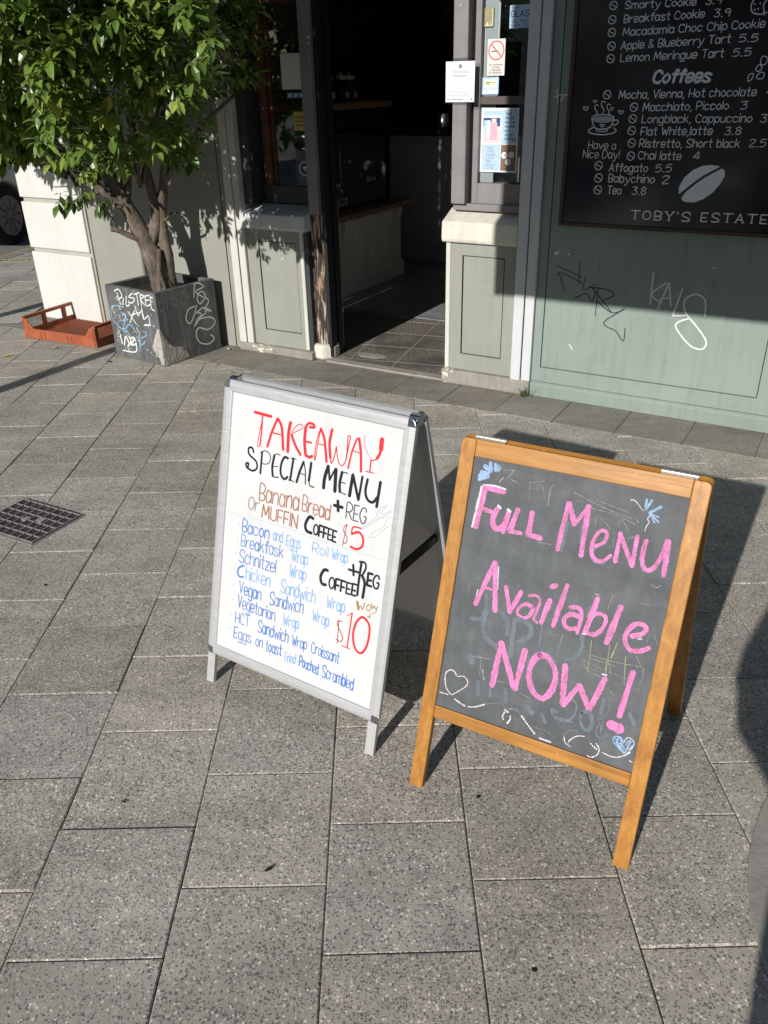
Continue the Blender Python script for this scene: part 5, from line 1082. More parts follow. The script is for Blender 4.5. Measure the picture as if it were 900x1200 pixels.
# ---- white marker board
Ww, Wl, Wb, Wln = 0.61249, 0.91762, 0.0966, 0.25522881
wb = empty('whiteboard_sign', (-0.55603998, 1.94542927, 0), -0.58300716, 'white marker board A-frame sign in a silver frame headed TAKEAWAY in red', 'pavement sign')
for back in (False, True):
    f = lean_fn(Wl, Wln, 0.055, back)
    mb = lambda: MB(f)
    rl = 0.033
    def rail(x0, x1, t0, t1, inner):
        """snap rail: bevelled section; inner side is thinner"""
        m_ = MB(f)
        if inner in 'lr':
            a, b = (x0, x1) if inner == 'r' else (x1, x0)       # a outer, b inner
            q = [(a, -0.016), (a, -0.003), (a + (b - a) * 0.18, 0.0), (a + (b - a) * 0.45, 0.0005), (a + (b - a) * 0.9, -0.0002), (b, -0.0035), (b, -0.016)]
            vs = [(x, t0, o) for x, o in q] + [(x, t1, o) for x, o in q]
        else:
            a, b = (t1, t0) if inner == 'd' else (t0, t1)
            q = [(a, -0.016), (a, -0.003), (a + (b - a) * 0.18, 0.0), (a + (b - a) * 0.45, 0.0005), (a + (b - a) * 0.9, -0.0002), (b, -0.0035), (b, -0.016)]
            vs = [(x0, t, o) for t, o in q] + [(x1, t, o) for t, o in q]
        n = len(q)
        fs = [tuple(range(n))[::-1], tuple(range(n, 2 * n))] + [(i, (i + 1) % n, n + (i + 1) % n, n + i) for i in range(n)]
        return m_.add(vs, fs)
    c = 0.022
    rail(0, rl, Wb + c, Wl - c, 'r').build('side_rail', ALU, wb, bevel=0.0008); rail(Ww - rl, Ww, Wb + c, Wl - c, 'l').build('side_rail', ALU, wb, bevel=0.0008)
    rail(c, Ww - c, Wl - rl, Wl, 'd').build('top_rail', ALU, wb, bevel=0.0008); rail(c, Ww - c, Wb, Wb + rl, 'u').build('bottom_rail', ALU, wb, bevel=0.0008)
    for (cx, ct_, sx, st) in ((0, Wb, 1, 1), (Ww, Wb, -1, 1), (0, Wl, 1, -1), (Ww, Wl, -1, -1)):
        q = [(cx + sx * (c - c * math.sin(a)), ct_ + st * (c - c * math.cos(a))) for a in [k * math.pi / 16 for k in range(9)]] + [(cx + sx * c * 0.0 + sx * 0.0, ct_ + st * c)][:0] + [(cx + sx * c, ct_ + st * c)]
        MB(f).prism([(x, t) for x, t in q], 'z', -0.015, -0.0012).build('corner_cap', CHROME, wb, bevel=0.0015)
    bp_ = MB(f).box(0.028, Ww - 0.028, Wb + 0.028, Wl - 0.028, -0.0065, -0.0042).build('writing_panel' if not back else 'back_panel', WBOARD, wb)
    MB(f).box(0.028, Ww - 0.028, Wb + 0.028, Wl - 0.028, -0.0125, -0.0070).build('backing_sheet', WBACK, wb)
    if not back:
        for x in (0.004, Ww - 0.018): MB(f).box(x, x + 0.014, Wb + 0.02, Wl - 0.03, -0.0225, -0.0165).build('edge_channel', BLACKPL, wb)
    for x0 in (0.003, Ww - 0.031):
        MB(f).box(x0, x0 + 0.028, 0.0, Wb - 0.0006, -0.014, -0.002).build('leg', ALUD, wb, bevel=0.001)
    if not back:
        ik = Ink(lambda s, t, off: f(s, t, -0.0041 + off), 0.00018)
        for c_, wd, p in DATA['white']: ik.stroke(c_, wd, p)
        for t, c_, wd, cap, a0, b0, a1, b1 in DATA['whitewords']: ik.word(t, c_, wd, cap, a0, b0, a1, b1, jit=0.22, sharpall=False, gap=1.7)
        ik.build(INK, bp_, 'lettering')
S_, C_ = math.sin(Wln), math.cos(Wln)
MB().box(0.02, Ww - 0.02, Wl * S_ - 0.001, Wl * S_ + 0.056, Wl * C_ - 0.030, Wl * C_ - 0.012).build('hinge_strip', ALU, wb, bevel=0.002)
for x in (0.004, Ww - 0.03):
    MB().lathe([(0.015, x), (0.015, x + 0.026)], (0, Wl * S_ + 0.0275, Wl * C_ - 0.014), 16, 'x').build('hinge', CHROME, wb, smooth=False)
t_ = 0.50; y0 = t_ * S_ + 0.016; y1 = 2 * Wl * S_ + 0.055 - y0
for x in (0.020, Ww - 0.032): MB().box(x, x + 0.012, y0, y1, t_ * C_ - 0.012, t_ * C_ + 0.012).build('spreader_bar', BLACKPL, wb, bevel=0.001)

# ---- chalkboard
Cw, Cl, Cln, st = 0.559207, 0.903674, 0.32126347, 0.0362
cbs = empty('chalkboard_sign', (0.04713489, 1.5136315, 0), -0.51854541, 'wooden framed chalkboard A-frame sign reading Full Menu Available Now in pink chalk', 'pavement sign')
for back in (False, True):
    f = lean_fn(Cl, Cln, 0.028, back)
    def stile(x0, x1, rc):
        r_ = 0.012; q = []
        if rc == 'l': q = [(x0, 0.0), (x1, 0.0), (x1, Cl)] + [(x0 + r_ - r_ * math.sin(a), Cl - r_ + r_ * math.cos(a)) for a in [k * math.pi / 12 for k in range(7)]]
        else: q = [(x0, 0.0), (x1, 0.0)] + [(x1 - r_ + r_ * math.cos(a), Cl - r_ + r_ * math.sin(a)) for a in [k * math.pi / 12 for k in range(7)]] + [(x0, Cl)]
        return MB(f).prism(q, 'z', -0.021, 0.0)
    stile(0, st, 'l').build('stile', WOODZ, cbs, bevel=0.0022); stile(Cw - st, Cw, 'r').build('stile', WOODZ, cbs, bevel=0.0022)
    MB(f).box(st + 0.0004, Cw - st - 0.0004, Cl - 0.0405, Cl, -0.0205, -0.0006).build('rail', WOODX, cbs, bevel=0.002)
    MB(f).box(st + 0.0004, Cw - st - 0.0004, 0.199, 0.2315, -0.0205, -0.0006).build('rail', WOODX, cbs, bevel=0.002)
    cp2 = MB(f).box(st - 0.002, Cw - st + 0.002, 0.228, Cl - 0.037, -0.012, -0.007).build('chalk_panel', BOARD, cbs)
    if not back:
        ik = Ink(lambda s, t, off: f(s, t, -0.007 + off), 0.00016, rough=0.15)
        for c_, wd, p in DATA['chalk']:
            if c_ in 'gny': ik.stroke(c_, wd if c_ == 'g' else max(10, int(wd * 0.8)), p)
        for c_, wd, p in DATA['chalk']:
            if c_ in 'bw': ik.stroke(c_, wd, p)
        for c_, wd, p in DATA['chalk']:
            if c_ == 'p': ik.stroke(c_, wd, p)
        for c_, wd, p in DATA['chalk']:
            if c_ == 'd': ik.dots(c_, wd, p)
        ik.build(CH, cp2, 'lettering', {'b': ('drawing', 'pale blue chalk flowers and heart'), 'g': ('ghost_writing', 'half rubbed out old chalk letters'), 'n': ('scratch_marks', None), 'y': ('scratch_marks', None), 'd': ('dotted_line', None), 'w': ('chalk_outline', None)})
S_, C_ = math.sin(Cln), math.cos(Cln)
for x in (0.030, Cw - 0.105):
    h = MB(); h.box(x, x + 0.075, Cl * S_ + 0.004, Cl * S_ + 0.024, Cl * C_ - 0.001, Cl * C_ + 0.0015)
    h.lathe([(0.0042, x), (0.0042, x + 0.075)], (0, Cl * S_ + 0.014, Cl * C_ + 0.001), 10, 'x')
    h.build('hinge', STEEL, cbs)
# a cord between the two halves
t_ = 0.35; y0 = t_ * S_ + 0.02; y1 = 2 * Cl * S_ + 0.028 - y0
MB().tube([(0.5, y0, t_ * C_), (0.5, (y0 + y1) / 2, t_ * C_ - 0.05), (0.5, y1, t_ * C_)], 0.0025, 6).build('cord', BLACKPL, cbs)

# ================================================================== planter with its fig tree
PA = R(-36.9)
pl = empty('planter_box', (-1.381, 5.058, 0), PA, 'square black planter box with white scribbled tags and broken front corner', 'planter')
# local: corner F at origin; x to the left is negative, y away
Sx, Hp, tk = 0.495, 0.468, 0.035
bxm = MB(); bxm.box(-Sx, 0, 0.0, tk, 0, Hp).box(-Sx, 0, Sx - tk, Sx, 0, Hp).box(-Sx, -Sx + tk, tk, Sx - tk, 0, Hp).box(-tk, 0, tk, Sx - tk, 0, Hp)
bo = bxm.build('box', PLANTM, pl, bevel=0.004)
MB().box(-Sx + tk, -tk, tk, Sx - tk, 0.02, 0.415).build('soil', SOIL, pl)
i = Ink(lambda x, z, off: (-x, -off, z), 0.0008)
for c, wd, p in DATA['pl']: i.stroke(c, wd, p)
random.seed(3)
for k in range(75):
    x = random.uniform(0.03, Sx - 0.03); z = random.uniform(0.03, Hp - 0.04); a = random.uniform(0, 6.28); l = random.uniform(0.006, 0.03)
    i.ribbon(random.choice('wwbg'), smooth_poly([(x, z), (x + l * math.cos(a), z + l * math.sin(a)), (x + l * math.cos(a + 1.2) * 1.2, z + l * math.sin(a + 1.2))]), random.uniform(0.0015, 0.004))
i.build(SPRAY, bo, 'graffiti')
i = Ink(lambda y, z, off: (off, y, z), 0.0008)
for c, wd, p in DATA['pr']: i.stroke(c, wd, p)
i.build(SPRAY, bo, 'graffiti')
def lumpy(pts2, fn, h):
    n = len(pts2); cx = sum(p[0] for p in pts2) / n; cz = sum(p[1] for p in pts2) / n
    vs = []; fs = []
    rings = [(1.0, 0.0005), (0.9, h * 0.8), (0.6, h), (0.3, h * 0.75)]
    fine = []
    for k in range(n):
        a, b = pts2[k], pts2[(k + 1) % n]
        for q in range(4): fine.append((a[0] + (b[0] - a[0]) * q / 4 + random.uniform(-.002, .002), a[1] + (b[1] - a[1]) * q / 4 + random.uniform(-.002, .002)))
    n = len(fine)
    for s_, hh in rings:
        for p in fine: vs.append(fn(cx + (p[0] - cx) * s_, max(0.001, cz + (p[1] - cz) * s_), hh * random.uniform(0.6, 1.3) if s_ < 1 else hh))
    for r_ in range(len(rings) - 1):
        for k in range(n): fs.append((r_ * n + k, r_ * n + (k + 1) % n, (r_ + 1) * n + (k + 1) % n, (r_ + 1) * n + k))
    fs.append(tuple(range((len(rings) - 1) * n, len(rings) * n)))
    return MB().add(vs, fs)
pp = lambda d: [(d[k] * 1e-4, d[k + 1] * 1e-4) for k in range(0, len(d), 2)]
a = lumpy(pp(DATA['chipl']), lambda x, z, o: (-x, -o, z), 0.0025); b = lumpy(pp(DATA['chipr']), lambda y, z, o: (o, y, z), 0.0025)
a.add(b.v, b.f); a.build('broken_corner', PLASTER, bo, smooth=True, label='rough pale plaster where the corner paint broke off')
# ---- the tree
T0 = Vector((-1.405, 5.315, 0.40))
tr = empty('fig_tree', T0, 0, 'bushy glossy-leaved fig tree growing from the black planter', 'tree')
tk_ = MB()
def bez(p, n=8):
    p = [Vector(q) for q in p]
    return [Vector(q) for q in smooth3(p, n)]
def smooth3(p, sub=4):
    out = []
    for i in range(len(p) - 1):
        p1, p2 = p[i], p[i + 1]; p0 = p[i - 1] if i else p1; p3 = p[i + 2] if i + 2 < len(p) else p2
        for k in range(sub):
            t = k / sub; out.append(0.5 * (2 * p1 + (p2 - p0) * t + (2 * p0 - 5 * p1 + 4 * p2 - p3) * t * t + (3 * p1 - p0 - 3 * p2 + p3) * t ** 3))
    out.append(p[-1]); return out
def limb(pts, r0, r1, seg=10, wob=0.06):
    P = smooth3([Vector(p) for p in pts], 5); n = len(P)
    tk_.tube(P, [(r0 + (r1 - r0) * (i / (n - 1)) ** 0.8) * (1 + random.uniform(-wob, wob)) for i in range(n)], seg)
    return P
limb([(0.03, 0, -0.03), (0.015, 0, 0.10), (-0.01, 0, 0.22), (-0.05, 0.0, 0.34), (-0.11, -0.01, 0.50), (-0.20, -0.03, 0.72), (-0.30, -0.08, 0.98), (-0.38, -0.1, 1.3)], 0.088, 0.022, 14)
limb([(0.055, 0.01, -0.02), (0.06, 0.01, 0.12), (0.065, 0.02, 0.25), (0.06, 0.03, 0.42), (0.09, 0.04, 0.62), (0.15, 0.04, 0.85), (0.25, 0.02, 1.15)], 0.055, 0.018, 12)
limb([(0.0, -0.05, -0.02), (0.02, -0.075, 0.10), (0.03, -0.07, 0.2), (0.035, -0.03, 0.29)], 0.018, 0.013, 8)
limb([(0.05, -0.06, -0.02), (0.045, -0.075, 0.07), (0.03, -0.078, 0.16)], 0.016, 0.012, 8)
limb([(-0.035, 0.01, 0.30), (0.03, 0.02, 0.46), (0.02, 0.03, 0.68), (-0.03, 0.0, 1.0)], 0.05, 0.018, 10)
limb([(-0.10, -0.01, 0.49), (-0.22, -0.06, 0.62), (-0.40, -0.14, 0.82), (-0.55, -0.2, 1.05)], 0.035, 0.012, 8)
limb([(-0.13, -0.01, 0.56), (-0.10, 0.03, 0.75), (-0.12, 0.06, 1.0)], 0.03, 0.012, 8)
limb([(0.10, 0.04, 0.66), (0.22, 0.0, 0.80), (0.42, -0.06, 1.0), (0.62, -0.08, 1.15)], 0.024, 0.008, 8)
# the dead stub and its drooping twig on the left
limb([(-0.045, -0.01, 0.33), (-0.12, -0.05, 0.375), (-0.19, -0.09, 0.42), (-0.225, -0.10, 0.425)], 0.020, 0.014, 8)
tw = limb([(-0.20, -0.09, 0.425), (-0.20, -0.12, 0.50), (-0.27, -0.16, 0.57), (-0.36, -0.2, 0.60), (-0.44, -0.22, 0.60)], 0.006, 0.003, 6)
tw2 = limb([(0.08, 0.0, 0.45), (0.11, -0.03, 0.47), (0.14, -0.03, 0.50), (0.19, -0.03, 0.505)], 0.009, 0.006, 6)
tk_.build('trunk', BARK, tr, smooth=True)
# crown
CR = [(-90, 185), (-20, 200), (35, 190), (70, 200), (105, 222), (150, 205), (185, 190), (222, 200), (240, 165), (262, 118), (300, 96), (312, 62), (300, 20), (310, -60), (290, -200), (150, -260), (-80, -240), (-220, -100), (-200, 80)]
CX, CZ, depth = DATA_T['x'], DATA_T['z'], 0.56
CP = DATA_T['poly']
def inside(x, z, P):
    c = False
    for k in range(len(P)):
        (x1, z1), (x2, z2) = P[k - 1], P[k]
        if (z1 > z) != (z2 > z) and x < (x2 - x1) * (z - z1) / (z2 - z1) + x1: c = not c
    return c
lv = MB(); tint = []
twg = MB()
def add_leaf(p, d, up, L, Wd, tn):
    d = d.normalized(); side = d.cross(up)
    if side.length < 1e-4: side = d.orthogonal()
    side.normalize(); nrm = side.cross(d).normalized()
    dr = -nrm * L * random.uniform(-0.05, 0.36)
    q = [p, p + d * L * 0.12, p + d * L * 0.5 + side * Wd * 0.5 + nrm * Wd * 0.12, p + d * L * 0.5 - side * Wd * 0.5 + nrm * Wd * 0.12, p + d * L * 0.5 + dr * 0.1,
         p + d * L * 0.8 + side * Wd * 0.30 + dr * 0.5 + nrm * Wd * 0.07, p + d * L * 0.8 - side * Wd * 0.30 + dr * 0.5 + nrm * Wd * 0.07, p + d * L * 0.8 + dr * 0.5, p + d * L + dr,
         p + d * L * 0.24 + side * Wd * 0.33 + nrm * Wd * 0.08, p + d * L * 0.24 - side * Wd * 0.33 + nrm * Wd * 0.08]
    fs = [(1, 9, 2, 4), (1, 4, 3, 10), (4, 2, 5, 7), (4, 7, 6, 3), (7, 5, 8), (7, 8, 6), (0, 9, 1), (0, 1, 10)]
    lv.add(q, fs); tint.extend([tn] * 8)
def sprig(p, d, n, L0, tn0):
    d = d.normalized(); u = d.orthogonal().normalized(); v = d.cross(u)
    ln = 0.10
    twg.tube([p - d * ln * 0.8, p], 0.0025, 4, False)
    for k in range(n):
        t = k / max(1, n - 1); a = k * 2.4 + random.uniform(-.3, .3)
        b = p - d * ln * (1 - t) * 0.7
        o_ = (u * math.cos(a) + v * math.sin(a)); ld = (o_ * (1.15 - 0.75 * t) + d * (0.25 + 0.7 * t) + Vector((0, 0, -0.18))).normalized()
        L = L0 * random.uniform(0.55, 1.2)
        add_leaf(b, ld, Vector((0, 0, 1)) + o_ * 0.2 + Vector((random.uniform(-.4, .4), random.uniform(-.4, .2), 0)), L, L * random.uniform(0.40, 0.5), min(0.995, max(0, tn0 + random.gauss(0, 0.14))))
random.seed(11)
cnt = 0; tries = 0; xs = [p[0] for p in CP]; zs = [p[1] for p in CP]
CAMP = Vector((0, 0, CAMH)) - T0
def shade_floor(s):
    """the lowest height the crown's shadow reaches on the wall behind, along the wall"""
    pts = [(-6, 1.05), (-3.38, 0.98), (-3.2, 0.8), (-2.95, 0.45), (-2.75, 0.1), (-2.42, 0.12), (-2.3, 0.5), (-2.1, 0.62), (-1.5, 0.66), (-1.35, 0.95), (0, 1.3)]
    for (a, x), (b, y) in zip(pts, pts[1:]):
        if a <= s <= b: return x + (y - x) * (s - a) / (b - a)
    return 1.3
cc = Vector((-0.15, -0.35, 1.30))
while cnt < 2300 and tries < 60000:
    tries += 1
    x = random.uniform(min(xs), max(xs)); z = random.uniform(min(zs), max(zs))
    if not inside(x, z, CP): continue
    e = min(math.hypot(x - px, z - pz) for px, pz in CPF)
    fm = min(1.75, (0.25 if x < -0.6 or x > 0.5 else 1.25) + e * 2.2); bm_ = min(0.40, 0.10 + e * 0.8)
    r_ = random.random()
    y = -fm * random.uniform(0.72, 1.0) if r_ < 0.42 else random.uniform(-fm, bm_)
    k_ = (T0.y + y) / T0.y
    p = CAMP + (Vector((x, 0, z)) - CAMP) * k_
    wp = p + T0; n_ = wp.dot(FN) - D0; s__ = wp.dot(FS) - S0
    if n_ > -0.10: continue
    if wp.z + 0.445 * n_ < shade_floor(s__) + random.uniform(-0.03, 0.08): continue
    fld = math.sin(x * 11.3 + z * 5.1) + math.sin(z * 13.1 - x * 6.2 + y * 7) + math.sin(y * 12.7 + x * 4.9)
    if fld < -0.25 and random.random() < 0.8: continue
    d = (p - cc) + Vector((random.uniform(-.35, .35), random.uniform(-.5, .1), random.uniform(-.2, .35)))
    sprig(p, d, random.randint(7, 11), random.uniform(0.050, 0.104), random.choice((0.2, 0.3, 0.4, 0.45, 0.5, 0.55, 0.65, 0.8)))
    cnt += 1
for k in range(420):      # boughs reaching over the footpath, above the picture
    wp = F3(random.uniform(-2.7, -1.28), random.uniform(-2.3, -1.1), random.uniform(1.98, 2.75)); p = wp - T0
    if math.sin(p.x * 9 + p.z * 5) + math.sin(p.y * 8 - p.z * 7) < 0.0: continue
    sprig(p, Vector((random.uniform(-.5, .8), random.uniform(-.8, .1), random.uniform(-.3, .4))), random.randint(6, 9), random.uniform(0.07, 0.1), random.choice((0.3, 0.45, 0.6)))
for q in (tw[-1], tw[-4], tw[-8], tw[-12]):
    for k in range(2): sprig(q + Vector((random.uniform(-.03, .03), random.uniform(-.03, .03), random.uniform(-.02, .03))), Vector((-0.6 + 0.5 * k, -0.3, -0.45)), 6, 0.07, 0.2)
sprig(tw2[4], Vector((0.2, -0.5, -0.2)), 4, 0.045, 0.9)
# boughs that carry the sprays
for k in range(46):
    x, z = random.uniform(min(xs), max(xs)), random.uniform(min(zs), max(zs))
    if not inside(x, z, CP): continue
    e = Vector((x, random.uniform(-0.35, 0.25), z)); s0 = Vector((-0.1 + x * 0.25, -0.03, 0.62 + 0.2 * random.random()))
    mid = (s0 + e) / 2 + Vector((random.uniform(-.08, .08), random.uniform(-.08, .08), 0.06)); twg.tube(smooth3([s0, mid, e], 5), [0.012, 0.011, 0.010, 0.009, 0.008, 0.0075, 0.007, 0.006, 0.005, 0.004, 0.003], 5, False)
co = lv.build('crown', LEAF, tr)
at_ = co.data.attributes.new('tint', 'FLOAT_COLOR', 'FACE')
at_.data.foreach_set('color', [v for t in tint for v in (t, t, t, 1)])
twg.build('branches', BARK, tr, smooth=True)

# ================================================================== bread crate
cr_ = empty('bread_crate', (-2.575, 5.835, 0.004), math.atan2(5.497 - 5.825, -1.936 + 2.565), 'shallow orange plastic bread crate lying beside the black planter', 'crate')
CLx, CDy, CHh = 0.70, 0.58, 0.15
MB().box(0.01, CLx - 0.01, 0.01, CDy - 0.01, 0.012, 0.018).build('base', CRATE, cr_)
rb = MB()
for k in range(21):
    x = 0.03 + k * 0.031; rb.box(x, x + 0.013, 0.02, CDy - 0.02, 0.0185, 0.026)
rb.build('base_ribs', CRATE, cr_, bevel=0.001)
for y, nm in ((0.0, 'front_wall'), (CDy - 0.012, 'back_wall')):
    fw = MB().box(0.014, CLx - 0.014, y, y + 0.012, 0.0, 0.07)
    o_ = -0.004 if y == 0 else 0.012
    for x in (0.16, 0.20, 0.42, 0.46): fw.box(x, x + 0.010, y + o_, y + o_ + 0.004, 0.010, 0.055)
    fw.box(0.014, CLx - 0.014, y - 0.003 if y == 0 else y + 0.0, y + 0.0 if y == 0 else y + 0.015, 0.060, 0.0695)
    for x, d_ in ((0.014, 1), (CLx - 0.014, -1)): fw.prism([(x, 0.0705), (x + d_ * 0.085, 0.0705), (x + d_ * 0.03, 0.135), (x, 0.14)], 'y', y + 0.001, y + 0.011)
    fw.build(nm, CRATE, cr_, bevel=0.002)
for x in (0.0, CLx - 0.013):
    ew = MB().box(x, x + 0.013, 0, CDy, 0, 0.055).box(x - 0.006, x + 0.019, 0, CDy, 0.128, 0.15)
    for y0_, y1_ in ((0, 0.035), (0.175, 0.215), (0.365, 0.405), (CDy - 0.035, CDy)): ew.box(x + 0.0005, x + 0.0125, y0_, y1_, 0.0552, 0.128)
    ew.build('handle_wall', CRATE, cr_, bevel=0.004)

# ================================================================== drain cover
dg = math.atan2(-0.165, 0.301)
dc = empty('drain_cover', (-1.700, 2.965, 0.0), dg, 'square dark iron drain cover set into the paving', 'drain cover')
dw, dd = 0.343, 0.262
MB().box(-0.01, dw + 0.01, -0.01, dd + 0.01, -0.004, 0.0035).build('frame', IRONL, dc, bevel=0.001)
MB().box(0.0, dw, 0.0, dd, 0.001, 0.0055).build('cover_plate', IRON, dc)
br = MB(); nn = 8
for k in range(nn + 1):
    a = k * (dw - 0.006) / nn
    br.box(a, a + 0.0055, 0, dd, 0.0056, 0.0105)
    if a < dd: br.box(0.0056, dw, a + 0.0003, a + 0.0052, 0.0056, 0.0098)
br.build('grid_bars', IRONL, dc)
MB().box(dw * 0.42, dw * 0.42 + 0.03, dd * 0.44, dd * 0.44 + 0.03, 0.0056, 0.0112).box(dw * 0.60, dw * 0.60 + 0.035, dd * 0.52, dd * 0.52 + 0.03, 0.0056, 0.0112).build('lifting_eye', CONC, dc)

# ================================================================== car parked in the side street
CARP = paint('white_car_paint', (0.62, 0.63, 0.64), 0.25, 0.02, 2, spec=0.6); TYRE = flat('tyre_rubber', (0.012, 0.012, 0.013), 0.8); RIM = metal('dark_alloy', (0.16, 0.15, 0.15), 0.35, 0.8)
DGL = NT('car_glass').set((0.01, 0.012, 0.014), 0.05, 0.0, 0.6); LAMPG = flat('lamp_lens', (0.5, 0.1, 0.08), 0.2)
car = empty('parked_car', SP(0.706, 0.44, -0.045), R(75), 'white hatchback with dark alloy wheels parked at the side street kerb', 'car')
# local x forward along the street, y to the left, z up; the near wheel is at x = 0
prof = [(-0.78, 0.34), (-0.80, 0.55), (-0.74, 0.78), (-0.62, 0.92), (-0.2, 1.40), (0.15, 1.47), (1.3, 1.46), (1.95, 1.05), (2.9, 0.92), (3.25, 0.72), (3.32, 0.40), (3.2, 0.25)]
def arch(c): return [(c + 0.37 * math.cos(a), 0.33 + 0.37 * math.sin(a)) for a in [k * math.pi / 10 for k in range(11)]]
low = [(2.95, 0.22)] + [p for p in arch(2.55) if p[1] > 0.22] + [(2.1, 0.2), (0.42, 0.2)] + [p for p in arch(0.0) if p[1] > 0.22] + [(-0.45, 0.28)]
MB().prism(prof + low, 'y', 0.02, 1.74).build('body', CARP, car, bevel=0.05, seg=3)
for y in (0.012, 1.738):
    MB().prism([(-0.30, 0.95), (-0.06, 1.34), (0.2, 1.39), (0.62, 1.39), (0.62, 0.95)], 'y', y, y + 0.01).build('window', DGL, car); MB().prism([(0.68, 0.95), (0.68, 1.39), (1.25, 1.38), (1.75, 1.04), (1.75, 0.95)], 'y', y, y + 0.01).build('window', DGL, car)
MB().prism([(-0.625, 0.95), (-0.25, 1.36), (-0.235, 1.35), (-0.61, 0.94)], 'y', 0.2, 1.55).build('rear_window', DGL, car)
for y in (0.03, 1.50): MB().box(-0.80, -0.70, y, y + 0.22, 0.66, 0.82).build('tail_light', LAMPG, car, bevel=0.01)
MB().box(-0.84, -0.70, 0.1, 1.66, 0.34, 0.50).build('bumper', CARP, car, bevel=0.03)
for y in (0.0, 1.735): MB().box(0.72, 0.86, y, y + 0.02, 0.82, 0.85).build('handle', RIM, car, bevel=0.004)
for x in (0.0, 2.55):
    for sd in (0, 1):
        yc = 0.035 if sd == 0 else 1.725; dr = 1 if sd == 0 else -1
        wl = MB().lathe([(0.21, 0.02), (0.30, 0.0), (0.325, 0.02), (0.33, 0.06), (0.33, 0.15), (0.325, 0.19), (0.30, 0.21), (0.21, 0.20)], (0, 0, 0), 32, 'y').build('wheel', TYRE, car, smooth=True)
        wl.location = (x, yc - (0 if sd == 0 else 0.21), 0.33)
        rm = MB()
        for k in range(10):
            a = k * math.pi / 5; ca, sa = math.cos(a), math.sin(a); cb_, sb_ = -sa * 0.013, ca * 0.013
            y0_ = 0.012 if sd == 0 else 0.18
            rm.add([(ca * 0.04 + cb_, y0_, sa * 0.04 + sb_), (ca * 0.04 - cb_, y0_, sa * 0.04 - sb_), (ca * 0.215 - cb_, y0_, sa * 0.215 - sb_), (ca * 0.215 + cb_, y0_, sa * 0.215 + sb_),
                    (ca * 0.04 + cb_, y0_ + 0.02, sa * 0.04 + sb_), (ca * 0.04 - cb_, y0_ + 0.02, sa * 0.04 - sb_), (ca * 0.215 - cb_, y0_ + 0.02, sa * 0.215 - sb_), (ca * 0.215 + cb_, y0_ + 0.02, sa * 0.215 + sb_)],
                   [(0, 1, 2, 3), (4, 7, 6, 5), (0, 4, 5, 1), (1, 5, 6, 2), (2, 6, 7, 3), (3, 7, 4, 0)])
        rm.lathe([(0.02, y0_ - 0.004), (0.05, y0_), (0.05, y0_ + 0.025)], (0, 0, 0), 16, 'y')
        rm.lathe([(0.205, y0_), (0.222, y0_ - 0.002), (0.222, y0_ + 0.03), (0.205, y0_ + 0.03)], (0, 0, 0), 32, 'y')
        rm.build('rim', RIM, wl)
        MB().lathe([(0.20, 0.09), (0.20, 0.12)], (0, 0, 0), 24, 'y').build('brake_disc', flat('brake_iron', (0.03, 0.03, 0.03), 0.6), wl)

# ================================================================== buildings across the streets
BRK = paint('far_brick', (0.25, 0.15, 0.11), 0.9, 0.2, 5); CREAM = paint('far_render', (0.72, 0.68, 0.6), 0.85, 0.08, 2)
def house(loc, rz, wd, hh, mat, label, dp=8):
    h = empty('terrace_building', loc, rz, label, 'building')
    MB().box(0, wd, 0, dp, 0, hh).build('wall', mat, h)
    MB().box(-0.1, wd + 0.1, -0.3, 0.2, hh - 0.25, hh + 0.2).build('parapet', CREAM, h, bevel=0.02)
    n = int(wd // 2.6)
    for k in range(n):
        x = 0.8 + k * 2.6
        for z in (0.9, 3.9):
            if z + 1.7 > hh: continue
            fr2 = MB().box(x - 0.08, x + 1.28, -0.05, 0.02, z - 0.08, z + 1.68).build('window', CREAM, h)
            MB().box(x, x + 1.2, -0.056, -0.05, z, z + 1.6).build('pane', DGL, fr2)
            MB().box(x - 0.15, x + 1.35, -0.14, -0.05, z - 0.16, z - 0.081).build('sill', CREAM, fr2)
    return h
house(SP(2, 9.5, -0.05) , R(75 - 90) + math.pi / 2, 9.5, 6.0, CREAM, 'cream rendered building across the side street, glimpsed behind the tree')
house(SP(12.2, 9.5, -0.05), R(75 - 90) + math.pi / 2, 9, 6.4, BRK, 'brick building further along the side street')
house(F3(12, -18.5, -0.1), FY + math.pi, 13, 6.0, BRK, 'brick shop row across the front street')
house(F3(-1.5, -18.5, -0.1), FY + math.pi, 10, 5.6, CREAM, 'cream shop row across the front street')

# ================================================================== poles that throw the thin shadows at the left
POLEM = metal('galvanised_pole', (0.42, 0.43, 0.43), 0.5, 0.6)
def pole(x, y, h, r_, label):
    p = empty('street_pole', (x, y, 0), 0, label, 'pole', 'street poles')
    MB().lathe([(r_ * 1.9, 0.0), (r_ * 1.9, 0.012), (r_ * 1.05, 0.02), (r_, 0.04), (r_, h)], seg=16).build('post', POLEM, p, smooth=False)
    MB().lathe([(r_ * 1.08, h), (r_ * 1.08, h + 0.02), (r_ * 0.5, h + 0.05), (0.002, h + 0.055)], seg=16).build('cap', BLACKPL, p)
pole(-3.66, 2.41, 3.4, 0.055, 'grey street pole left of the paving, nearer the signs')
pole(-4.92, 3.33, 3.6, 0.06, 'grey street pole by the side street kerb')

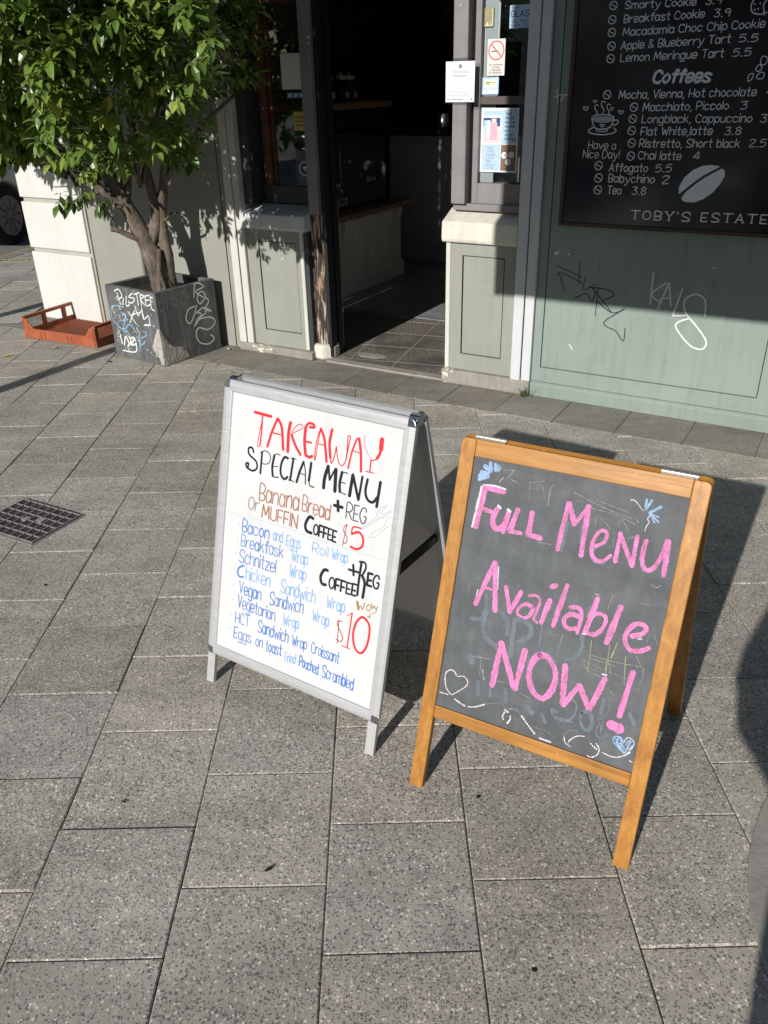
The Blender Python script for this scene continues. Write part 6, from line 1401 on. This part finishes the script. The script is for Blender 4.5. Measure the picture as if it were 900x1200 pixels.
# ================================================================== litter, weeds and stains
LF = {'y': flat('dry_leaf_yellow', (0.45, 0.40, 0.15), 0.8), 'p': flat('dry_leaf_pale', (0.5, 0.44, 0.30), 0.8), 'd': flat('dark_scrap', (0.012, 0.012, 0.012), 0.7)}
LFL = ['pale yellow fallen leaf lying left of the orange crate', 'yellowish fallen leaf just in front of the orange crate', 'tiny curled leaf on the paving in front of the left pedestal', 'curled dry leaf by the planter shadow edge', 'curled leaf near the right side of the planter', 'pale fallen leaf at the planter front foot']
for k, (x, y, rz, L, c) in enumerate(((-2.555, 5.355, 0.3, 0.075, 'y'), (-2.27, 5.515, 0.5, 0.05, 'y'), (-0.93, 4.88, 1.2, 0.03, 'p'), (-1.02, 5.38, 2.2, 0.045, 'p'), (-1.06, 5.05, 0.8, 0.03, 'p'), (-1.55, 5.02, 0.2, 0.03, 'y'))):
    m_ = MB(); m_.add([(0, 0, .004), (L * .3, L * .2, .012), (L * .75, L * .16, .01), (L, 0, .004), (L * .7, -L * .17, .013), (L * .3, -L * .2, .009), (L * .5, 0, .003)], [(0, 6, 1), (1, 6, 2), (2, 6, 3), (3, 6, 4), (4, 6, 5), (5, 6, 0)])
    o = m_.build('fallen_leaf', LF[c], None); o.location = (x, y, 0.001); o.rotation_euler = (0, 0, rz); tag(o, LFL[k], 'leaf', 'fallen leaves')
def scrap(x, y, L, wd, rz, label):
    m_ = MB(); n = 12; m_.prism([(L / 2 * math.cos(a) * (1 + 0.12 * math.sin(3 * a)), wd / 2 * math.sin(a) * (1 + 0.15 * math.cos(2 * a + 1))) for a in [k * 2 * math.pi / n for k in range(n)]], 'z', 0.0, 0.0022)
    o = m_.build('dark_scrap', LF['d'], None, bevel=0.001); o.location = (x, y, 0.0015); o.rotation_euler = (0, 0, rz); tag(o, label, 'litter', 'dark scraps on the paving')
for a in SCR: scrap(*a)
wd_ = MB(); random.seed(5)
for k in range(34):
    a = random.uniform(0, 6.28); l = random.uniform(0.03, 0.085); p = Vector((random.uniform(-.03, .03), random.uniform(-.015, .015), 0)); d = Vector((math.cos(a) * 0.5, math.sin(a) * 0.5 - 0.2, 1)).normalized(); s_ = d.orthogonal().normalized() * 0.0022
    wd_.add([p - s_, p + s_, p + d * l * 0.6 + s_, p + d * l * 0.6 - s_, p + d * l + Vector((d.x, d.y, -0.4)) * l * 0.25], [(0, 1, 2, 3), (3, 2, 4)])
o = wd_.build('weed', flat('weed_green', (0.14, 0.20, 0.05), 0.7), None); o.location = F3(-0.02, -0.045, 0.0); tag(o, 'small grassy weed sprouting at the foot of the pale pilaster', 'weed')
# ================================================================== the photographer, standing behind the camera: throws the shadow at the right
SKIN = flat('skin', (0.50, 0.32, 0.24), 0.6); NAVYC = paint('navy_jacket', (0.02, 0.028, 0.05), 0.85, 0.2, 30); DENIM = paint('dark_jeans', (0.03, 0.04, 0.07), 0.9, 0.2, 40); HAIR = flat('dark_hair', (0.02, 0.014, 0.01), 0.6); SHOE = flat('black_shoe', (0.02, 0.02, 0.02), 0.5)
ps = empty('person', (0.10, -0.40, 0), 0, 'person in navy jacket and dark jeans holding up a phone with both hands', 'person')
def skinned(name, verts, edges, rad, mat, root=0, sub=2):
    me = bpy.data.meshes.new(name); me.from_pydata(verts, edges, []); me.materials.append(mat)
    o = bpy.data.objects.new(name, me); col.objects.link(o); o.parent = ps
    sk = o.modifiers.new('skin', 'SKIN'); sk.use_smooth_shade = True
    lay = me.skin_vertices[0] if me.skin_vertices else None
    if lay is None:
        bm = bmesh.new(); bm.from_mesh(me); bm.verts.layers.skin.verify(); bm.to_mesh(me); bm.free(); lay = me.skin_vertices[0]
    for i, r_ in enumerate(rad):
        lay.data[i].radius = r_ if hasattr(r_, '__len__') else (r_, r_)
        lay.data[i].use_root = (i == root)
    s_ = o.modifiers.new('sub', 'SUBSURF'); s_.levels = sub; s_.render_levels = sub
    return o
V = [(0, 0, .93), (0, 0.0, 1.08), (0, 0.01, 1.25), (0, 0.01, 1.38), (0, 0.02, 1.46), (0, 0.035, 1.53), (0, 0.05, 1.62), (0, 0.05, 1.70)]
Rr = [(.155, .11), (.135, .10), (.155, .11), (.13, .09), .052, .06, (.078, .095), (.06, .075)]
E = [(i, i + 1) for i in range(7)]
def chain(start, pts, rads):
    p = start
    for q, r_ in zip(pts, rads): V.append(q); Rr.append(r_); E.append((p, len(V) - 1)); p = len(V) - 1
    return p
for sx in (-1, 1):
    chain(0, [(sx * .09, 0, .86), (sx * .10, 0.01, .50), (sx * .105, -0.02, .12), (sx * .11, 0.10, .045)], [.085, .055, .042, .04])
    w_ = chain(3, [(sx * .18, 0.01, 1.37), (sx * .325, 0.07, 1.17), (sx * .13, 0.32, 1.47), (sx * .085, 0.365, 1.52)], [.058, .045, .034, .03])
    for k, (fx, L) in enumerate(((0.0, .05), (0.004, .06), (0.008, .055), (0.012, .045))):
        chain(w_, [(sx * (.075 - fx), 0.385, 1.545 - k * .017), (sx * (.06 - fx - L * .3), 0.398, 1.55 - k * .018), (sx * (.045 - L * .45), 0.388, 1.552 - k * .018)], [.010, .009, .008])
    chain(w_, [(sx * .07, 0.36, 1.555), (sx * .045, 0.355, 1.57)], [.011, .010])
skinned('body', V, E, Rr, SKIN, 0, 2)
jk = MB(); rings = [(.905, .195, .13), (.95, .19, .128), (1.08, .165, .12), (1.25, .18, .13), (1.36, .19, .115), (1.42, .12, .085), (1.455, .075, .07)]
vs = []; fs = []
for z, a, b in rings: vs += [(a * math.cos(t), b * math.sin(t) + 0.005, z) for t in [k * math.pi / 12 for k in range(24)]]
for i_ in range(len(rings) - 1): fs += [(i_ * 24 + k, i_ * 24 + (k + 1) % 24, (i_ + 1) * 24 + (k + 1) % 24, (i_ + 1) * 24 + k) for k in range(24)]
jk.add(vs, fs)
for sx in (-1, 1): jk.tube(smooth3([Vector((sx * .15, 0.01, 1.37)), Vector((sx * .22, 0.03, 1.28)), Vector((sx * .33, 0.07, 1.165)), Vector((sx * .2, 0.2, 1.32)), Vector((sx * .135, 0.315, 1.465))], 4), [.075, .075, .073, .07, .068, .066, .064, .062, .062, .06, .058, .055, .053, .05, .048, .045, .044], 12)
jk.build('jacket', NAVYC, ps, smooth=True)
jn = MB()
for sx in (-1, 1): jn.tube(smooth3([Vector((sx * .085, 0, .95)), Vector((sx * .098, 0.005, .7)), Vector((sx * .102, 0.01, .48)), Vector((sx * .108, -0.015, .10))], 4), [.105, .105, .102, .10, .096, .09, .085, .08, .076, .073, .07, .067, .065], 14)
jn.build('jeans', DENIM, ps, smooth=True)
for sx in (-1, 1): MB().prism([(sx * .11 + .045 * math.sin(t) * (1 if math.cos(t) > 0 else .8), 0.05 + .14 * math.cos(t)) for t in [k * math.pi / 9 for k in range(18)]], 'z', 0.0, 0.085).build('shoe', SHOE, ps, bevel=0.02)
hr = MB().lathe([(.03, 1.735), (.075, 1.72), (.097, 1.66), (.095, 1.58), (.07, 1.52)], (0, 0.03, 0), 20); hr.build('hair', HAIR, ps, smooth=True)
ph = empty('phone', (0.10, -0.018, 1.492), 0, 'black phone held upright by the person taking the picture', 'phone')
MB().box(-0.036, 0.036, -0.006, 0.0, 0, 0.15).build('case', BLACKPL, ph, bevel=0.003)
MB().box(-0.033, 0.033, -0.0065, -0.0061, 0.004, 0.146).build('screen', DGL, ph)

bag = empty('shadow_bag', (-0.17, -0.36, 0.985), 0, 'navy cloth shoulder bag hanging at the left hip of the person with the phone', 'bag')  # unseen bag added to fill the shadow gap below the elbow
MB().prism([(-0.02, 0.0), (0.05, -0.01), (0.09, 0.02), (0.09, 0.27), (-0.045, 0.27), (-0.055, 0.10)], 'y', -0.14, 0.14).build('pouch', NAVYC, bag, bevel=0.02)
MB().tube(smooth3([Vector((-0.03, 0.0, 0.26)), Vector((0.04, -0.02, 0.38)), Vector((0.13, -0.03, 0.505)), Vector((0.22, -0.06, 0.56))], 5), 0.012, 8).build('strap', NAVYC, bag)
